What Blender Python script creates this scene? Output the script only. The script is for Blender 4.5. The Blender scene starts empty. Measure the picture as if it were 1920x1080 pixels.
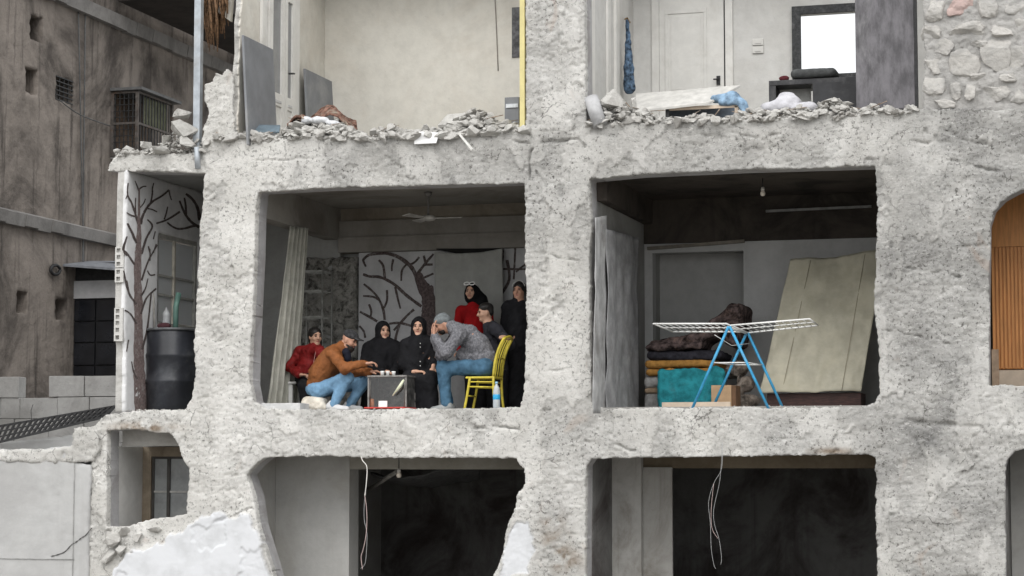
import bpy, bmesh, math, random
import numpy as np
from mathutils import Matrix, Vector

S = bpy.context.scene
COL = S.collection
R = math.radians
# ------------------------------------------------------------------ camera
F = 3960.0                      # focal length in pixels of the 1920 px wide photograph
DF = 23.4                       # metres from the camera to the plane of the broken facade
ZC = 2.64                       # eye height
YAW, PITCH = math.atan(1140.0 / F), math.atan(330.0 / F)
cam_d = bpy.data.cameras.new('camera'); cam_d.sensor_width = 36.0
cam_d.lens = F / 1920.0 * 36.0; cam_d.clip_start = 0.1; cam_d.clip_end = 5000
cam = bpy.data.objects.new('camera', cam_d); COL.objects.link(cam)
cam.location = (0, -DF, ZC); cam.rotation_euler = (math.pi / 2 + PITCH, 0, YAW)
S.camera = cam
# ------------------------------------------------------------------ sky and light (overcast day)
SUN_EL, SUN_AZ = R(46), R(30)         # azimuth measured from -Y (behind the camera) towards +X
world = bpy.data.worlds.new('World'); S.world = world; world.use_nodes = True
wn, wl = world.node_tree.nodes, world.node_tree.links
wn.clear()
w_out = wn.new('ShaderNodeOutputWorld'); w_bg = wn.new('ShaderNodeBackground')
w_sky = wn.new('ShaderNodeTexSky'); w_sky.sky_type = 'NISHITA'; w_sky.sun_disc = False
w_sky.sun_elevation = SUN_EL; w_sky.sun_rotation = math.pi + SUN_AZ
w_sky.dust_density = 6.0; w_sky.air_density = 1.4; w_sky.ozone_density = 1.0
w_bw = wn.new('ShaderNodeRGBToBW'); wl.new(w_sky.outputs[0], w_bw.inputs[0])
w_mix = wn.new('ShaderNodeMix'); w_mix.data_type = 'RGBA'; w_mix.inputs['Factor'].default_value = 0.86
wl.new(w_sky.outputs[0], w_mix.inputs['A']); wl.new(w_bw.outputs[0], w_mix.inputs['B'])
w_tc = wn.new('ShaderNodeTexCoord'); w_ns = wn.new('ShaderNodeTexNoise')
w_ns.inputs['Scale'].default_value = 2.2; w_ns.inputs['Detail'].default_value = 5
wl.new(w_tc.outputs['Generated'], w_ns.inputs['Vector'])
w_rm = wn.new('ShaderNodeMapRange'); w_rm.inputs['To Min'].default_value = 0.85; w_rm.inputs['To Max'].default_value = 1.15
wl.new(w_ns.outputs[0], w_rm.inputs['Value'])
w_mu = wn.new('ShaderNodeVectorMath'); w_mu.operation = 'SCALE'
wl.new(w_rm.outputs[0], w_mu.inputs['Scale'])
w_ov = wn.new('ShaderNodeMix'); w_ov.data_type = 'RGBA'; w_ov.inputs['Factor'].default_value = 0.65      # even cloud deck over the clear-sky light
w_ov.inputs['B'].default_value = (6.6, 6.75, 6.9, 1.0); wl.new(w_mix.outputs['Result'], w_ov.inputs['A']); wl.new(w_ov.outputs['Result'], w_mu.inputs[0])
wl.new(w_mu.outputs[0], w_bg.inputs['Color']); w_bg.inputs['Strength'].default_value = 0.15
wl.new(w_bg.outputs[0], w_out.inputs[0])
sun_d = bpy.data.lights.new('sun', 'SUN'); sun_d.energy = 1.0; sun_d.angle = R(40); sun_d.color = (1.0, 0.975, 0.94)
sun = bpy.data.objects.new('sun', sun_d); COL.objects.link(sun)
_sv = Vector((math.sin(SUN_AZ) * math.cos(SUN_EL), -math.cos(SUN_AZ) * math.cos(SUN_EL), math.sin(SUN_EL)))
sun.rotation_euler = _sv.to_track_quat('Z', 'Y').to_euler(); sun.location = (0, -15, 30)
S.view_settings.view_transform = 'Standard'; S.view_settings.look = 'None'
S.view_settings.gamma = 1.0; S.view_settings.use_curve_mapping = False
S.view_settings.exposure = 0.62
S.cycles.max_bounces = 8; S.cycles.diffuse_bounces = 5

# ------------------------------------------------------------------ pixels to places
_r = np.array([math.cos(YAW), math.sin(YAW), 0.0]); _f0 = np.array([-math.sin(YAW), math.cos(YAW), 0.0]); _z = np.array([0, 0, 1.0])
_fw = _f0 * math.cos(PITCH) + _z * math.sin(PITCH); _up = -_f0 * math.sin(PITCH) + _z * math.cos(PITCH)
_C = np.array([0.0, -DF, ZC])
def ray(px, py): return _fw + _r * ((px - 960.0) / F) + _up * ((540.0 - py) / F)
def P(px, py, y=0.0):                    # the point of the plane y = const seen at a pixel
    d = ray(px, py); return _C + d * ((y + DF) / d[1])
def PX(px, py, x):                       # the same on a plane x = const
    d = ray(px, py); return _C + d * (x / d[0])
def X(px, y=0.0, py=600): return float(P(px, py, y)[0])
def Z(px, py, y=0.0): return float(P(px, py, y)[2])
def YX(px, x, py=600): return float(PX(px, py, x)[1])
def topix(p):
    v = np.asarray(p, float) - _C; d = v @ _fw
    return 960 + F * (v @ _r) / d, 540 - F * (v @ _up) / d
ZLOW, ZMID, ZTOP = 0.10, 3.29, 6.50      # the three floors
YB = 2.9                                 # back wall of the rooms

# ------------------------------------------------------------------ noise
def _hash(ix, iy, iz, seed):
    h = (ix.astype(np.int64) * 374761393 + iy.astype(np.int64) * 668265263 + iz.astype(np.int64) * 2147483647 + seed * 974711) & 0xFFFFFFFF
    h = ((h ^ (h >> 13)) * 1274126177) & 0xFFFFFFFF
    h = ((h ^ (h >> 16)) * 2246822519) & 0xFFFFFFFF
    h = h ^ (h >> 15)
    return (h & 0xFFFFFF).astype(np.float64) / 0x7FFFFF - 1.0
def vnoise(p, seed=0):
    p = np.asarray(p, float); i = np.floor(p).astype(np.int64); f = p - i; f = f * f * (3 - 2 * f)
    r = 0.0
    for dx in (0, 1):
        wx = f[..., 0] if dx else 1 - f[..., 0]
        for dy in (0, 1):
            wy = f[..., 1] if dy else 1 - f[..., 1]
            for dz in (0, 1):
                wz = f[..., 2] if dz else 1 - f[..., 2]
                r = r + wx * wy * wz * _hash(i[..., 0] + dx, i[..., 1] + dy, i[..., 2] + dz, seed)
    return r
def fbm(p, octaves=4, seed=0, gain=0.5, lac=2.03):
    p = np.asarray(p, float); r = 0.0; a = 1.0
    for k in range(octaves):
        r = r + a * vnoise(p, seed + k * 17); p = p * lac; a *= gain
    return r
def smooth(a, b, x):
    t = np.clip((x - a) / (b - a), 0, 1); return t * t * (3 - 2 * t)

# ------------------------------------------------------------------ materials
MATS = {}
def _mat(name):
    m = bpy.data.materials.new(name); m.use_nodes = True; n = m.node_tree.nodes; l = m.node_tree.links
    b = n['Principled BSDF']; return m, n, l, b
def _rgba(c): return (c[0], c[1], c[2], 1.0)
def _pos(n): return n.new('ShaderNodeNewGeometry').outputs['Position']
def _noise(n, l, vec, scale, detail=5, rough=0.6, dist=0.0):
    t = n.new('ShaderNodeTexNoise'); t.inputs['Scale'].default_value = scale; t.inputs['Detail'].default_value = detail
    t.inputs['Roughness'].default_value = rough; t.inputs['Distortion'].default_value = dist
    l.new(vec, t.inputs['Vector']); return t.outputs[0]
def _ramp(n, l, val, lo, hi, a=0.0, b=1.0):
    t = n.new('ShaderNodeMapRange'); t.interpolation_type = 'SMOOTHSTEP'
    t.inputs['From Min'].default_value = lo; t.inputs['From Max'].default_value = hi
    t.inputs['To Min'].default_value = a; t.inputs['To Max'].default_value = b
    l.new(val, t.inputs['Value']); return t.outputs[0]
def _mixc(n, l, fac, a, b, blend='MIX'):
    t = n.new('ShaderNodeMix'); t.data_type = 'RGBA'; t.blend_type = blend
    if isinstance(fac, float): t.inputs['Factor'].default_value = fac
    else: l.new(fac, t.inputs['Factor'])
    for k, v in (('A', a), ('B', b)):
        if isinstance(v, tuple): t.inputs[k].default_value = _rgba(v)
        else: l.new(v, t.inputs[k])
    return t.outputs['Result']
def _bump(n, l, b, height, dist, strength=1.0):
    t = n.new('ShaderNodeBump'); t.inputs['Distance'].default_value = dist; t.inputs['Strength'].default_value = strength
    l.new(height, t.inputs['Height']); l.new(t.outputs[0], b.inputs['Normal'])
def _stretch(n, l, vec, s):
    t = n.new('ShaderNodeVectorMath'); t.operation = 'MULTIPLY'; t.inputs[1].default_value = s
    l.new(vec, t.inputs[0]); return t.outputs[0]

def plain(name, c, rough=0.6, metal=0.0, var=0.25, scale=8.0, bump=0.0, bscale=60.0, spec=0.4, dirt=None, dirt_amt=0.35, stretch=None):
    """paint, cloth, wood, metal: a base colour with uneven tone, an optional dirt colour and fine relief"""
    if name in MATS: return MATS[name]
    m, n, l, b = _mat(name); p = _pos(n)
    if stretch: p = _stretch(n, l, p, stretch)
    v = _noise(n, l, p, scale, 5, 0.65)
    lo = tuple(max(0.0, x * (1 - var)) for x in c); hi = tuple(min(1.0, x * (1 + var)) for x in c)
    col = _mixc(n, l, _ramp(n, l, v, 0.3, 0.7), lo, hi)
    if dirt:
        d = _noise(n, l, p, scale * 0.37, 6, 0.7, 0.4)
        col = _mixc(n, l, _ramp(n, l, d, 0.5, 0.72, 0.0, dirt_amt * 2), col, dirt)
    l.new(col, b.inputs['Base Color'])
    b.inputs['Roughness'].default_value = rough; b.inputs['Metallic'].default_value = metal
    b.inputs['Specular IOR Level'].default_value = spec
    if bump: _bump(n, l, b, _noise(n, l, p, bscale, 4, 0.7), bump)
    MATS[name] = m; return m

def wallmat(name, c, stain, amt=0.5, spot=0.3, scale=1.2, bump=0.006, streak=0.3, dark=(0.03, 0.028, 0.026)):
    """plaster or cement render: blotches of another tone, rain streaks, small holes, trowel relief"""
    if name in MATS: return MATS[name]
    m, n, l, b = _mat(name); p = _pos(n)
    n1 = _noise(n, l, p, scale, 8, 0.68, 0.6)
    col = _mixc(n, l, _ramp(n, l, n1, 0.42, 0.66, 0.0, amt), c, stain)
    n2 = _noise(n, l, p, scale * 6, 6, 0.7)
    col = _mixc(n, l, _ramp(n, l, n2, 0.35, 0.75, 0.0, 0.35), col, tuple(x * 0.62 for x in c))
    if streak:
        sv = _noise(n, l, _stretch(n, l, p, (7.0, 7.0, 0.45)), 1.0, 5, 0.6)
        col = _mixc(n, l, _ramp(n, l, sv, 0.52, 0.75, 0.0, streak), col, stain)
    n3 = _noise(n, l, p, 34.0, 3, 0.6)
    col = _mixc(n, l, _ramp(n, l, n3, 0.66, 0.74, 0.0, spot), col, dark)
    l.new(col, b.inputs['Base Color']); b.inputs['Roughness'].default_value = 0.92
    b.inputs['Specular IOR Level'].default_value = 0.2
    h = n.new('ShaderNodeMath'); h.operation = 'ADD'
    l.new(_noise(n, l, p, 22.0, 8, 0.7), h.inputs[0]); l.new(n2, h.inputs[1])
    _bump(n, l, b, h.outputs[0], bump)
    MATS[name] = m; return m

def facademat():
    m, n, l, b = _mat('broken_concrete'); p = _pos(n)
    at = n.new('ShaderNodeAttribute'); at.attribute_name = 'tone'      # R: how white, G: smooth plaster, B: rust/soil
    sep = n.new('ShaderNodeSeparateColor'); l.new(at.outputs['Color'], sep.inputs[0])
    n1 = _noise(n, l, p, 1.1, 9, 0.66, 0.5); n2 = _noise(n, l, p, 7.0, 8, 0.72, 0.8); n3 = _noise(n, l, p, 26.0, 6, 0.75)
    grey = _mixc(n, l, _ramp(n, l, n1, 0.36, 0.64), (0.25, 0.247, 0.24), (0.41, 0.405, 0.392))
    white = _mixc(n, l, _ramp(n, l, n1, 0.36, 0.64), (0.66, 0.645, 0.61), (0.84, 0.825, 0.79))
    col = _mixc(n, l, sep.outputs[0], grey, white)
    def fade(v, k):                                   # whiter concrete carries less grime
        t = n.new('ShaderNodeMath'); t.operation = 'MULTIPLY_ADD'; l.new(sep.outputs[0], t.inputs[0]); t.inputs[1].default_value = -k; t.inputs[2].default_value = 1.0
        t2 = n.new('ShaderNodeMath'); t2.operation = 'MULTIPLY'; l.new(v, t2.inputs[0]); l.new(t.outputs[0], t2.inputs[1]); return t2.outputs[0]
    col = _mixc(n, l, fade(_ramp(n, l, n2, 0.53, 0.66, 0.0, 0.6), .8), col, (0.17, 0.168, 0.16))
    col = _mixc(n, l, _ramp(n, l, n2, 0.42, 0.30, 0.0, 0.6), col, (0.78, 0.77, 0.74))
    pk_ = n.new('ShaderNodeMath'); pk_.operation = 'MULTIPLY'; l.new(_ramp(n, l, n3, 0.545, 0.61, 0.0, 0.95), pk_.inputs[0]); l.new(_ramp(n, l, _noise(n, l, p, 1.7, 5, 0.65, 0.7), 0.40, 0.60, 0.4, 1.0), pk_.inputs[1])
    col = _mixc(n, l, fade(pk_.outputs[0], .3), col, (0.075, 0.070, 0.062))
    n5 = _noise(n, l, _stretch(n, l, p, (1.0, 1.0, 2.2)), 17.0, 5, 0.8, 1.2)
    col = _mixc(n, l, _ramp(n, l, n5, 0.43, 0.35, 0.0, 0.7), col, (0.80, 0.79, 0.765))
    col = _mixc(n, l, fade(_ramp(n, l, n5, 0.61, 0.67, 0.0, 0.7), .4), col, (0.11, 0.105, 0.098))
    wv_ = n.new('ShaderNodeVectorMath'); wv_.operation = 'ADD'; l.new(p, wv_.inputs[0])
    wn_ = n.new('ShaderNodeTexNoise'); wn_.inputs['Scale'].default_value = 4.0; wn_.inputs['Detail'].default_value = 5; l.new(p, wn_.inputs['Vector'])
    ws_ = n.new('ShaderNodeVectorMath'); ws_.operation = 'SCALE'; ws_.inputs['Scale'].default_value = 0.30; l.new(wn_.outputs['Color'], ws_.inputs[0]); l.new(ws_.outputs[0], wv_.inputs[1])
    vo = n.new('ShaderNodeTexVoronoi'); vo.feature = 'DISTANCE_TO_EDGE'; vo.inputs['Scale'].default_value = 4.2; l.new(wv_.outputs[0], vo.inputs['Vector'])
    ck = n.new('ShaderNodeMath'); ck.operation = 'MULTIPLY'; l.new(_ramp(n, l, vo.outputs['Distance'], 0.030, 0.004), ck.inputs[0]); l.new(_ramp(n, l, _noise(n, l, p, 2.3, 4, 0.6), 0.53, 0.66, 0.0, 0.75), ck.inputs[1])
    col = _mixc(n, l, ck.outputs[0], col, (0.085, 0.08, 0.072))
    bm_ = _noise(n, l, _stretch(n, l, p, (0.8, 0.8, 6.0)), 2.0, 5, 0.65)
    col = _mixc(n, l, fade(_ramp(n, l, bm_, 0.56, 0.70, 0.0, 0.45), .8), col, (0.20, 0.197, 0.19))
    n4 = _noise(n, l, p, 1.9, 4, 0.5, 1.0)
    col = _mixc(n, l, _ramp(n, l, n4, 0.66, 0.76, 0.0, 0.28), col, (0.46, 0.33, 0.25))
    col = _mixc(n, l, sep.outputs[2], col, (0.22, 0.15, 0.09))
    pw = _noise(n, l, p, 3.0, 6, 0.6)
    pl = _mixc(n, l, _ramp(n, l, pw, 0.4, 0.7), (0.60, 0.61, 0.63), (0.50, 0.508, 0.52))
    col = _mixc(n, l, sep.outputs[1], col, pl)
    l.new(col, b.inputs['Base Color']); b.inputs['Roughness'].default_value = 0.95; b.inputs['Specular IOR Level'].default_value = 0.15
    h = n.new('ShaderNodeMath'); h.operation = 'ADD'
    l.new(_noise(n, l, p, 48.0, 6, 0.8), h.inputs[0]); l.new(_noise(n, l, _stretch(n, l, p, (1, 1, 1.8)), 95.0, 5, 0.8), h.inputs[1])
    inv = n.new('ShaderNodeMath'); inv.operation = 'SUBTRACT'; inv.inputs[0].default_value = 1.08; l.new(sep.outputs[1], inv.inputs[1])
    hh = n.new('ShaderNodeMath'); hh.operation = 'MULTIPLY'; l.new(h.outputs[0], hh.inputs[0]); l.new(inv.outputs[0], hh.inputs[1])
    _bump(n, l, b, hh.outputs[0], 0.016)
    return m
M_FACADE = facademat()
M_RUBBLE = wallmat('rubble_concrete', (0.50, 0.49, 0.465), (0.30, 0.285, 0.265), 0.8, 0.5, 5.0, 0.014, 0.0)
M_JAMB = wallmat('grey_jamb_plaster', (0.42, 0.415, 0.42), (0.24, 0.22, 0.21), 0.6, 0.3, 2.0, 0.005)
M_CREAM = wallmat('cream_plaster', (0.62, 0.60, 0.545), (0.49, 0.44, 0.375), 0.5, 0.12, 0.8, 0.003, 0.15)
M_WHITE = wallmat('white_plaster', (0.62, 0.615, 0.595), (0.50, 0.485, 0.455), 0.5, 0.1, 1.1, 0.003, 0.15)
M_MURALWALL = wallmat('mural_white_plaster', (0.53, 0.53, 0.535), (0.34, 0.34, 0.34), 0.5, 0.1, 1.4, 0.003, 0.25)
M_BAYWALL = wallmat('bay_white_plaster', (0.70, 0.70, 0.705), (0.48, 0.48, 0.48), 0.5, 0.1, 1.4, 0.003, 0.25)
M_GREYWALL = wallmat('grey_room_plaster', (0.36, 0.36, 0.345), (0.24, 0.235, 0.22), 0.7, 0.2, 1.0, 0.004, 0.35)
M_CEIL = wallmat('grey_ceiling', (0.33, 0.315, 0.285), (0.16, 0.14, 0.12), 0.8, 0.1, 0.8, 0.004, 0.0)
M_BROWNWALL = wallmat('brown_stained_plaster', (0.30, 0.27, 0.225), (0.16, 0.13, 0.10), 0.8, 0.2, 0.9, 0.004, 0.3)
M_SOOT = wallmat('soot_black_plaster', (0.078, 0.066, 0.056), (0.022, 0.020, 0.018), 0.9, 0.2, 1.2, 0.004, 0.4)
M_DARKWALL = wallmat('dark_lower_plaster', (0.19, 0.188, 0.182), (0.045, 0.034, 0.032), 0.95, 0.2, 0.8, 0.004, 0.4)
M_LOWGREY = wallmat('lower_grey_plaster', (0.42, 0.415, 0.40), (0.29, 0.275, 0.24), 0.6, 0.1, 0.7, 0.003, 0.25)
M_NEIGH = wallmat('stained_neighbour_render', (0.265, 0.232, 0.205), (0.050, 0.043, 0.039), 0.95, 0.6, 0.55, 0.016, 0.9)
M_NEIGHL = wallmat('pale_neighbour_ledge', (0.25, 0.24, 0.23), (0.13, 0.125, 0.12), 0.8, 0.4, 1.0, 0.008, 0.4)
M_SMOOTHC = wallmat('smooth_cast_concrete', (0.44, 0.44, 0.435), (0.34, 0.335, 0.33), 0.7, 0.12, 0.55, 0.003, 0.4)
M_BLOCK = wallmat('cement_block', (0.37, 0.365, 0.355), (0.25, 0.245, 0.235), 0.8, 0.4, 1.6, 0.006, 0.2)
M_STONE = wallmat('limestone', (0.46, 0.445, 0.42), (0.31, 0.305, 0.295), 0.8, 0.3, 3.0, 0.012, 0.0)
M_PINKST = wallmat('pink_stone', (0.52, 0.40, 0.37), (0.44, 0.33, 0.31), 0.7, 0.2, 3.0, 0.010, 0.0)
M_MORTAR = wallmat('grey_mortar', (0.42, 0.41, 0.395), (0.30, 0.295, 0.285), 0.8, 0.4, 3.0, 0.015, 0.0)
M_ROUGHDARK = wallmat('dark_rubble_masonry', (0.36, 0.35, 0.32), (0.05, 0.047, 0.042), 1.0, 0.9, 9.0, 0.02, 0.0)
M_GROUND = wallmat('dusty_ground', (0.30, 0.285, 0.26), (0.20, 0.19, 0.175), 0.8, 0.4, 0.6, 0.02, 0.0)
M_TREEP = plain('mural_brown_paint', (0.080, 0.062, 0.058), 0.85, var=0.45, scale=45, bump=0.001, dirt=(0.32, 0.30, 0.30), dirt_amt=0.3)
M_TREEL = plain('mural_faded_brown_paint', (0.19, 0.145, 0.138), 0.85, var=0.35, scale=40, bump=0.001, dirt=(0.42, 0.40, 0.40), dirt_amt=0.3)
M_WOODW = plain('white_door_paint', (0.66, 0.65, 0.62), 0.55, var=0.06, scale=5, bump=0.0006, dirt=(0.42, 0.40, 0.36), dirt_amt=0.2)
M_WOODG = plain('grey_door_paint', (0.50, 0.50, 0.50), 0.55, var=0.08, scale=6, bump=0.0006)
M_PANELG = plain('grey_panel', (0.175, 0.182, 0.195), 0.6, var=0.12, scale=3, bump=0.0008, dirt=(0.34, 0.34, 0.33), dirt_amt=0.25)
M_FROST = plain('frosted_glass', (0.22, 0.225, 0.23), 0.25, var=0.08, scale=9, spec=0.6)
M_DUSTY = plain('dusty_window_glass', (0.26, 0.27, 0.27), 0.3, var=0.2, scale=5, spec=0.6, dirt=(0.4, 0.39, 0.36), dirt_amt=0.25)
M_BLACKG = plain('black_glass', (0.012, 0.013, 0.016), 0.18, var=0.3, scale=4, spec=0.6)
M_IRON = plain('dark_iron', (0.030, 0.030, 0.031), 0.55, 0.3, var=0.3, scale=20)
M_GALV = plain('galvanised_metal', (0.36, 0.39, 0.42), 0.5, 0.35, var=0.18, scale=6, dirt=(0.26, 0.24, 0.22), dirt_amt=0.25)
M_BLACKP = plain('black_lacquer', (0.028, 0.028, 0.031), 0.5, var=0.35, scale=5, dirt=(0.20, 0.195, 0.19), dirt_amt=0.2)
M_BARREL = plain('black_barrel_plastic', (0.022, 0.024, 0.030), 0.38, var=0.3, scale=4, bump=0.002, bscale=14, dirt=(0.12, 0.125, 0.13), dirt_amt=0.25)
M_YELLOW = plain('yellow_paint', (0.54, 0.44, 0.05), 0.5, var=0.2, scale=12, bump=0.0006, dirt=(0.36, 0.28, 0.05), dirt_amt=0.2)
M_YSTRIP = plain('pale_yellow_paint', (0.60, 0.53, 0.25), 0.6, var=0.08, scale=6)
M_BLUEP = plain('bright_blue_paint', (0.040, 0.29, 0.52), 0.45, var=0.2, scale=9, dirt=(0.2, 0.3, 0.36), dirt_amt=0.25)
M_WHITEW = plain('white_coated_wire', (0.76, 0.76, 0.74), 0.45, var=0.06, scale=9)
M_SILVER = plain('silver_wire', (0.45, 0.45, 0.45), 0.4, 0.5, var=0.2, scale=30)
M_PINKW = plain('pinkish_cable', (0.52, 0.40, 0.38), 0.6, var=0.2, scale=30)
M_CARD = plain('brown_cardboard', (0.46, 0.31, 0.185), 0.85, var=0.10, scale=9, bump=0.001)
M_TANW = plain('pale_board', (0.58, 0.48, 0.38), 0.8, var=0.1, scale=7, bump=0.001)
M_DKWOOD = plain('dark_wood', (0.050, 0.022, 0.018), 0.6, var=0.4, scale=10, stretch=(1, 1, 6))
M_ORANGE = plain('orange_wood_laminate', (0.60, 0.27, 0.09), 0.5, var=0.16, scale=5, stretch=(6, 6, 0.6), bump=0.0005)
M_STRAW = plain('rusty_reed', (0.17, 0.10, 0.055), 0.9, var=0.7, scale=22)
M_RED = plain('red_plastic', (0.42, 0.035, 0.025), 0.5, var=0.12)
M_STEEL = plain('stained_steel', (0.22, 0.21, 0.20), 0.42, 0.6, var=0.35, scale=14, dirt=(0.05, 0.045, 0.04), dirt_amt=0.3)
M_SKIN = plain('skin', (0.50, 0.295, 0.205), 0.55, var=0.10, scale=18)
M_SKIND = plain('tanned_skin', (0.44, 0.24, 0.165), 0.55, var=0.12, scale=18)
M_LIP = plain('lip', (0.34, 0.12, 0.10), 0.5, var=0.1)
M_EYE = plain('dark_eye', (0.022, 0.015, 0.012), 0.3, var=0.1)
M_HAIR = plain('black_hair', (0.013, 0.011, 0.010), 0.5, var=0.4, scale=60, bump=0.003, bscale=90)
M_BEARD = plain('dark_beard', (0.018, 0.013, 0.011), 0.7, var=0.4, scale=60, bump=0.003, bscale=90)
def cloth(name, c, var=0.2, scale=16, rough=0.9, dirt=None, amt=0.3, bump=0.006, bscale=45):
    return plain(name, c, rough, 0.0, var, scale, bump, bscale, 0.15, dirt, amt)

_m, _n, _l, _b = _mat('milky_window_glass'); _b.inputs['Base Color'].default_value = (.62, .64, .65, 1); _b.inputs['Roughness'].default_value = .5; _b.inputs['Transmission Weight'].default_value = .55; M_MILKY = _m
# ------------------------------------------------------------------ objects
def tag(o, label=None, cat=None, group=None, kind=None):
    if label: o['label'] = label
    if cat: o['category'] = cat
    if group: o['group'] = group
    if kind or cat: o['kind'] = kind or 'thing'
    return o
def thing(name, loc, label, cat, group=None):
    o = bpy.data.objects.new(name, None); COL.objects.link(o); o.empty_display_size = 0.1
    o.location = tuple(float(v) for v in loc); return tag(o, label, cat, group)
def link(name, me, parent=None, mat=None):
    o = bpy.data.objects.new(name, me); COL.objects.link(o)
    if mat is not None and len(me.materials) == 0: me.materials.append(mat)
    if parent is not None:
        o.parent = parent
        if parent.type == 'EMPTY': o.matrix_parent_inverse = Matrix.Translation(-parent.location)
    return o
class MB:
    """collects shapes; build() links them as one mesh object"""
    def __init__(s): s.v = []; s.f = []; s.sm = []
    def add(s, vs, fs, smooth_=False):
        o = len(s.v); s.v += [tuple(float(c) for c in v) for v in vs]
        s.f += [tuple(int(i) + o for i in f) for f in fs]; s.sm += [smooth_] * len(fs); return s
    def box(s, lo, hi, jit=0.0, rnd=None):
        x0, y0, z0 = lo; x1, y1, z1 = hi
        v = [(x0, y0, z0), (x1, y0, z0), (x1, y1, z0), (x0, y1, z0), (x0, y0, z1), (x1, y0, z1), (x1, y1, z1), (x0, y1, z1)]
        if jit: v = [tuple(c + rnd.uniform(-jit, jit) for c in p) for p in v]
        return s.add(v, [(3, 2, 1, 0), (4, 5, 6, 7), (0, 1, 5, 4), (1, 2, 6, 5), (2, 3, 7, 6), (3, 0, 4, 7)])
    def hexa(s, b, t):                       # four bottom corners, four top corners
        return s.add(list(b) + list(t), [(3, 2, 1, 0), (4, 5, 6, 7), (0, 1, 5, 4), (1, 2, 6, 5), (2, 3, 7, 6), (3, 0, 4, 7)])
    def quadslab(s, q, n, t):                # quad q (4 points) thickened along n by t
        q = [np.asarray(p, float) for p in q]; n = np.asarray(n, float) * t
        return s.hexa(q, [p + n for p in q])
    def bar(s, a, b, w, h=None, up=(0, 0, 1)):
        a = np.asarray(a, float); b = np.asarray(b, float); h = w if h is None else h
        d = b - a; d /= np.linalg.norm(d); u = np.asarray(up, float)
        if abs(d @ u) > 0.97: u = np.array([0, 1.0, 0])
        sd = np.cross(d, u); sd /= np.linalg.norm(sd); u = np.cross(sd, d)
        c = lambda p: [p - sd * w / 2 - u * h / 2, p + sd * w / 2 - u * h / 2, p + sd * w / 2 + u * h / 2, p - sd * w / 2 + u * h / 2]
        return s.hexa(c(a), c(b))
    def tube(s, pts, r, n=8, cap=True):
        pts = [np.asarray(p, float) for p in pts]; m = len(pts)
        rs = [r] * m if np.isscalar(r) else list(r)
        vs = []; prev = None
        for i, p in enumerate(pts):
            d = pts[min(i + 1, m - 1)] - pts[max(i - 1, 0)]; d = d / (np.linalg.norm(d) + 1e-9)
            if prev is None:
                u = np.array([0, 0, 1.0]) if abs(d[2]) < 0.9 else np.array([1.0, 0, 0])
            else: u = prev
            a = u - d * (u @ d); a /= np.linalg.norm(a) + 1e-9; prev = a; b = np.cross(d, a)
            for k in range(n):
                t = 2 * math.pi * k / n; vs.append(p + (a * math.cos(t) + b * math.sin(t)) * rs[i])
        fs = []
        for i in range(m - 1):
            for k in range(n):
                k2 = (k + 1) % n; fs.append((i * n + k, i * n + k2, (i + 1) * n + k2, (i + 1) * n + k))
        s.add(vs, fs, True)
        if cap:
            o = len(s.v) - len(vs)
            s.f.append(tuple(o + k for k in range(n))[::-1]); s.sm.append(False)
            s.f.append(tuple(o + (m - 1) * n + k for k in range(n))); s.sm.append(False)
        return s
    def lathe(s, c, prof, n=24, caps=(True, True)):     # prof: (radius, z) about the vertical through c
        c = np.asarray(c, float)
        return s.tube2([c + np.array([0, 0, z]) for _, z in prof], [r for r, _ in prof], n, caps)
    def tube2(s, pts, rs, n, caps):
        vs = []; m = len(pts)
        for p, r in zip(pts, rs):
            for k in range(n):
                t = 2 * math.pi * k / n; vs.append((p[0] + r * math.cos(t), p[1] + r * math.sin(t), p[2]))
        fs = [(i * n + k, i * n + (k + 1) % n, (i + 1) * n + (k + 1) % n, (i + 1) * n + k) for i in range(m - 1) for k in range(n)]
        s.add(vs, fs, True); o = len(s.v) - len(vs)
        if caps[0]: s.f.append(tuple(o + k for k in range(n))[::-1]); s.sm.append(False)
        if caps[1]: s.f.append(tuple(o + (m - 1) * n + k for k in range(n))); s.sm.append(False)
        return s
    def mesh(s, name, mat=None):
        me = bpy.data.meshes.new(name); me.from_pydata(s.v, [], s.f)
        if any(s.sm): me.polygons.foreach_set('use_smooth', s.sm)
        if mat is not None: me.materials.append(mat)
        me.update(); return me
    def build(s, name, mat, parent=None, bevel=0.0):
        o = link(name, s.mesh(name, mat), parent)
        if bevel:
            b = o.modifiers.new('bevel', 'BEVEL'); b.width = bevel; b.segments = 2; b.limit_method = 'ANGLE'
        return o
def np_mesh(name, v, f, mat=None, smooth_=True):
    me = bpy.data.meshes.new(name); v = np.asarray(v, np.float32); f = np.asarray(f, np.int32); k = f.shape[1]
    me.vertices.add(len(v)); me.vertices.foreach_set('co', v.ravel())
    me.loops.add(f.size); me.loops.foreach_set('vertex_index', f.ravel())
    me.polygons.add(len(f)); me.polygons.foreach_set('loop_start', np.arange(0, f.size, k, dtype=np.int32))
    try: me.polygons.foreach_set('loop_total', np.full(len(f), k, np.int32))
    except Exception: pass
    me.update(calc_edges=True); me.validate()
    me.polygons.foreach_set('use_smooth', np.full(len(me.polygons), smooth_, bool))
    if mat is not None: me.materials.append(mat)
    return me

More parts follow.
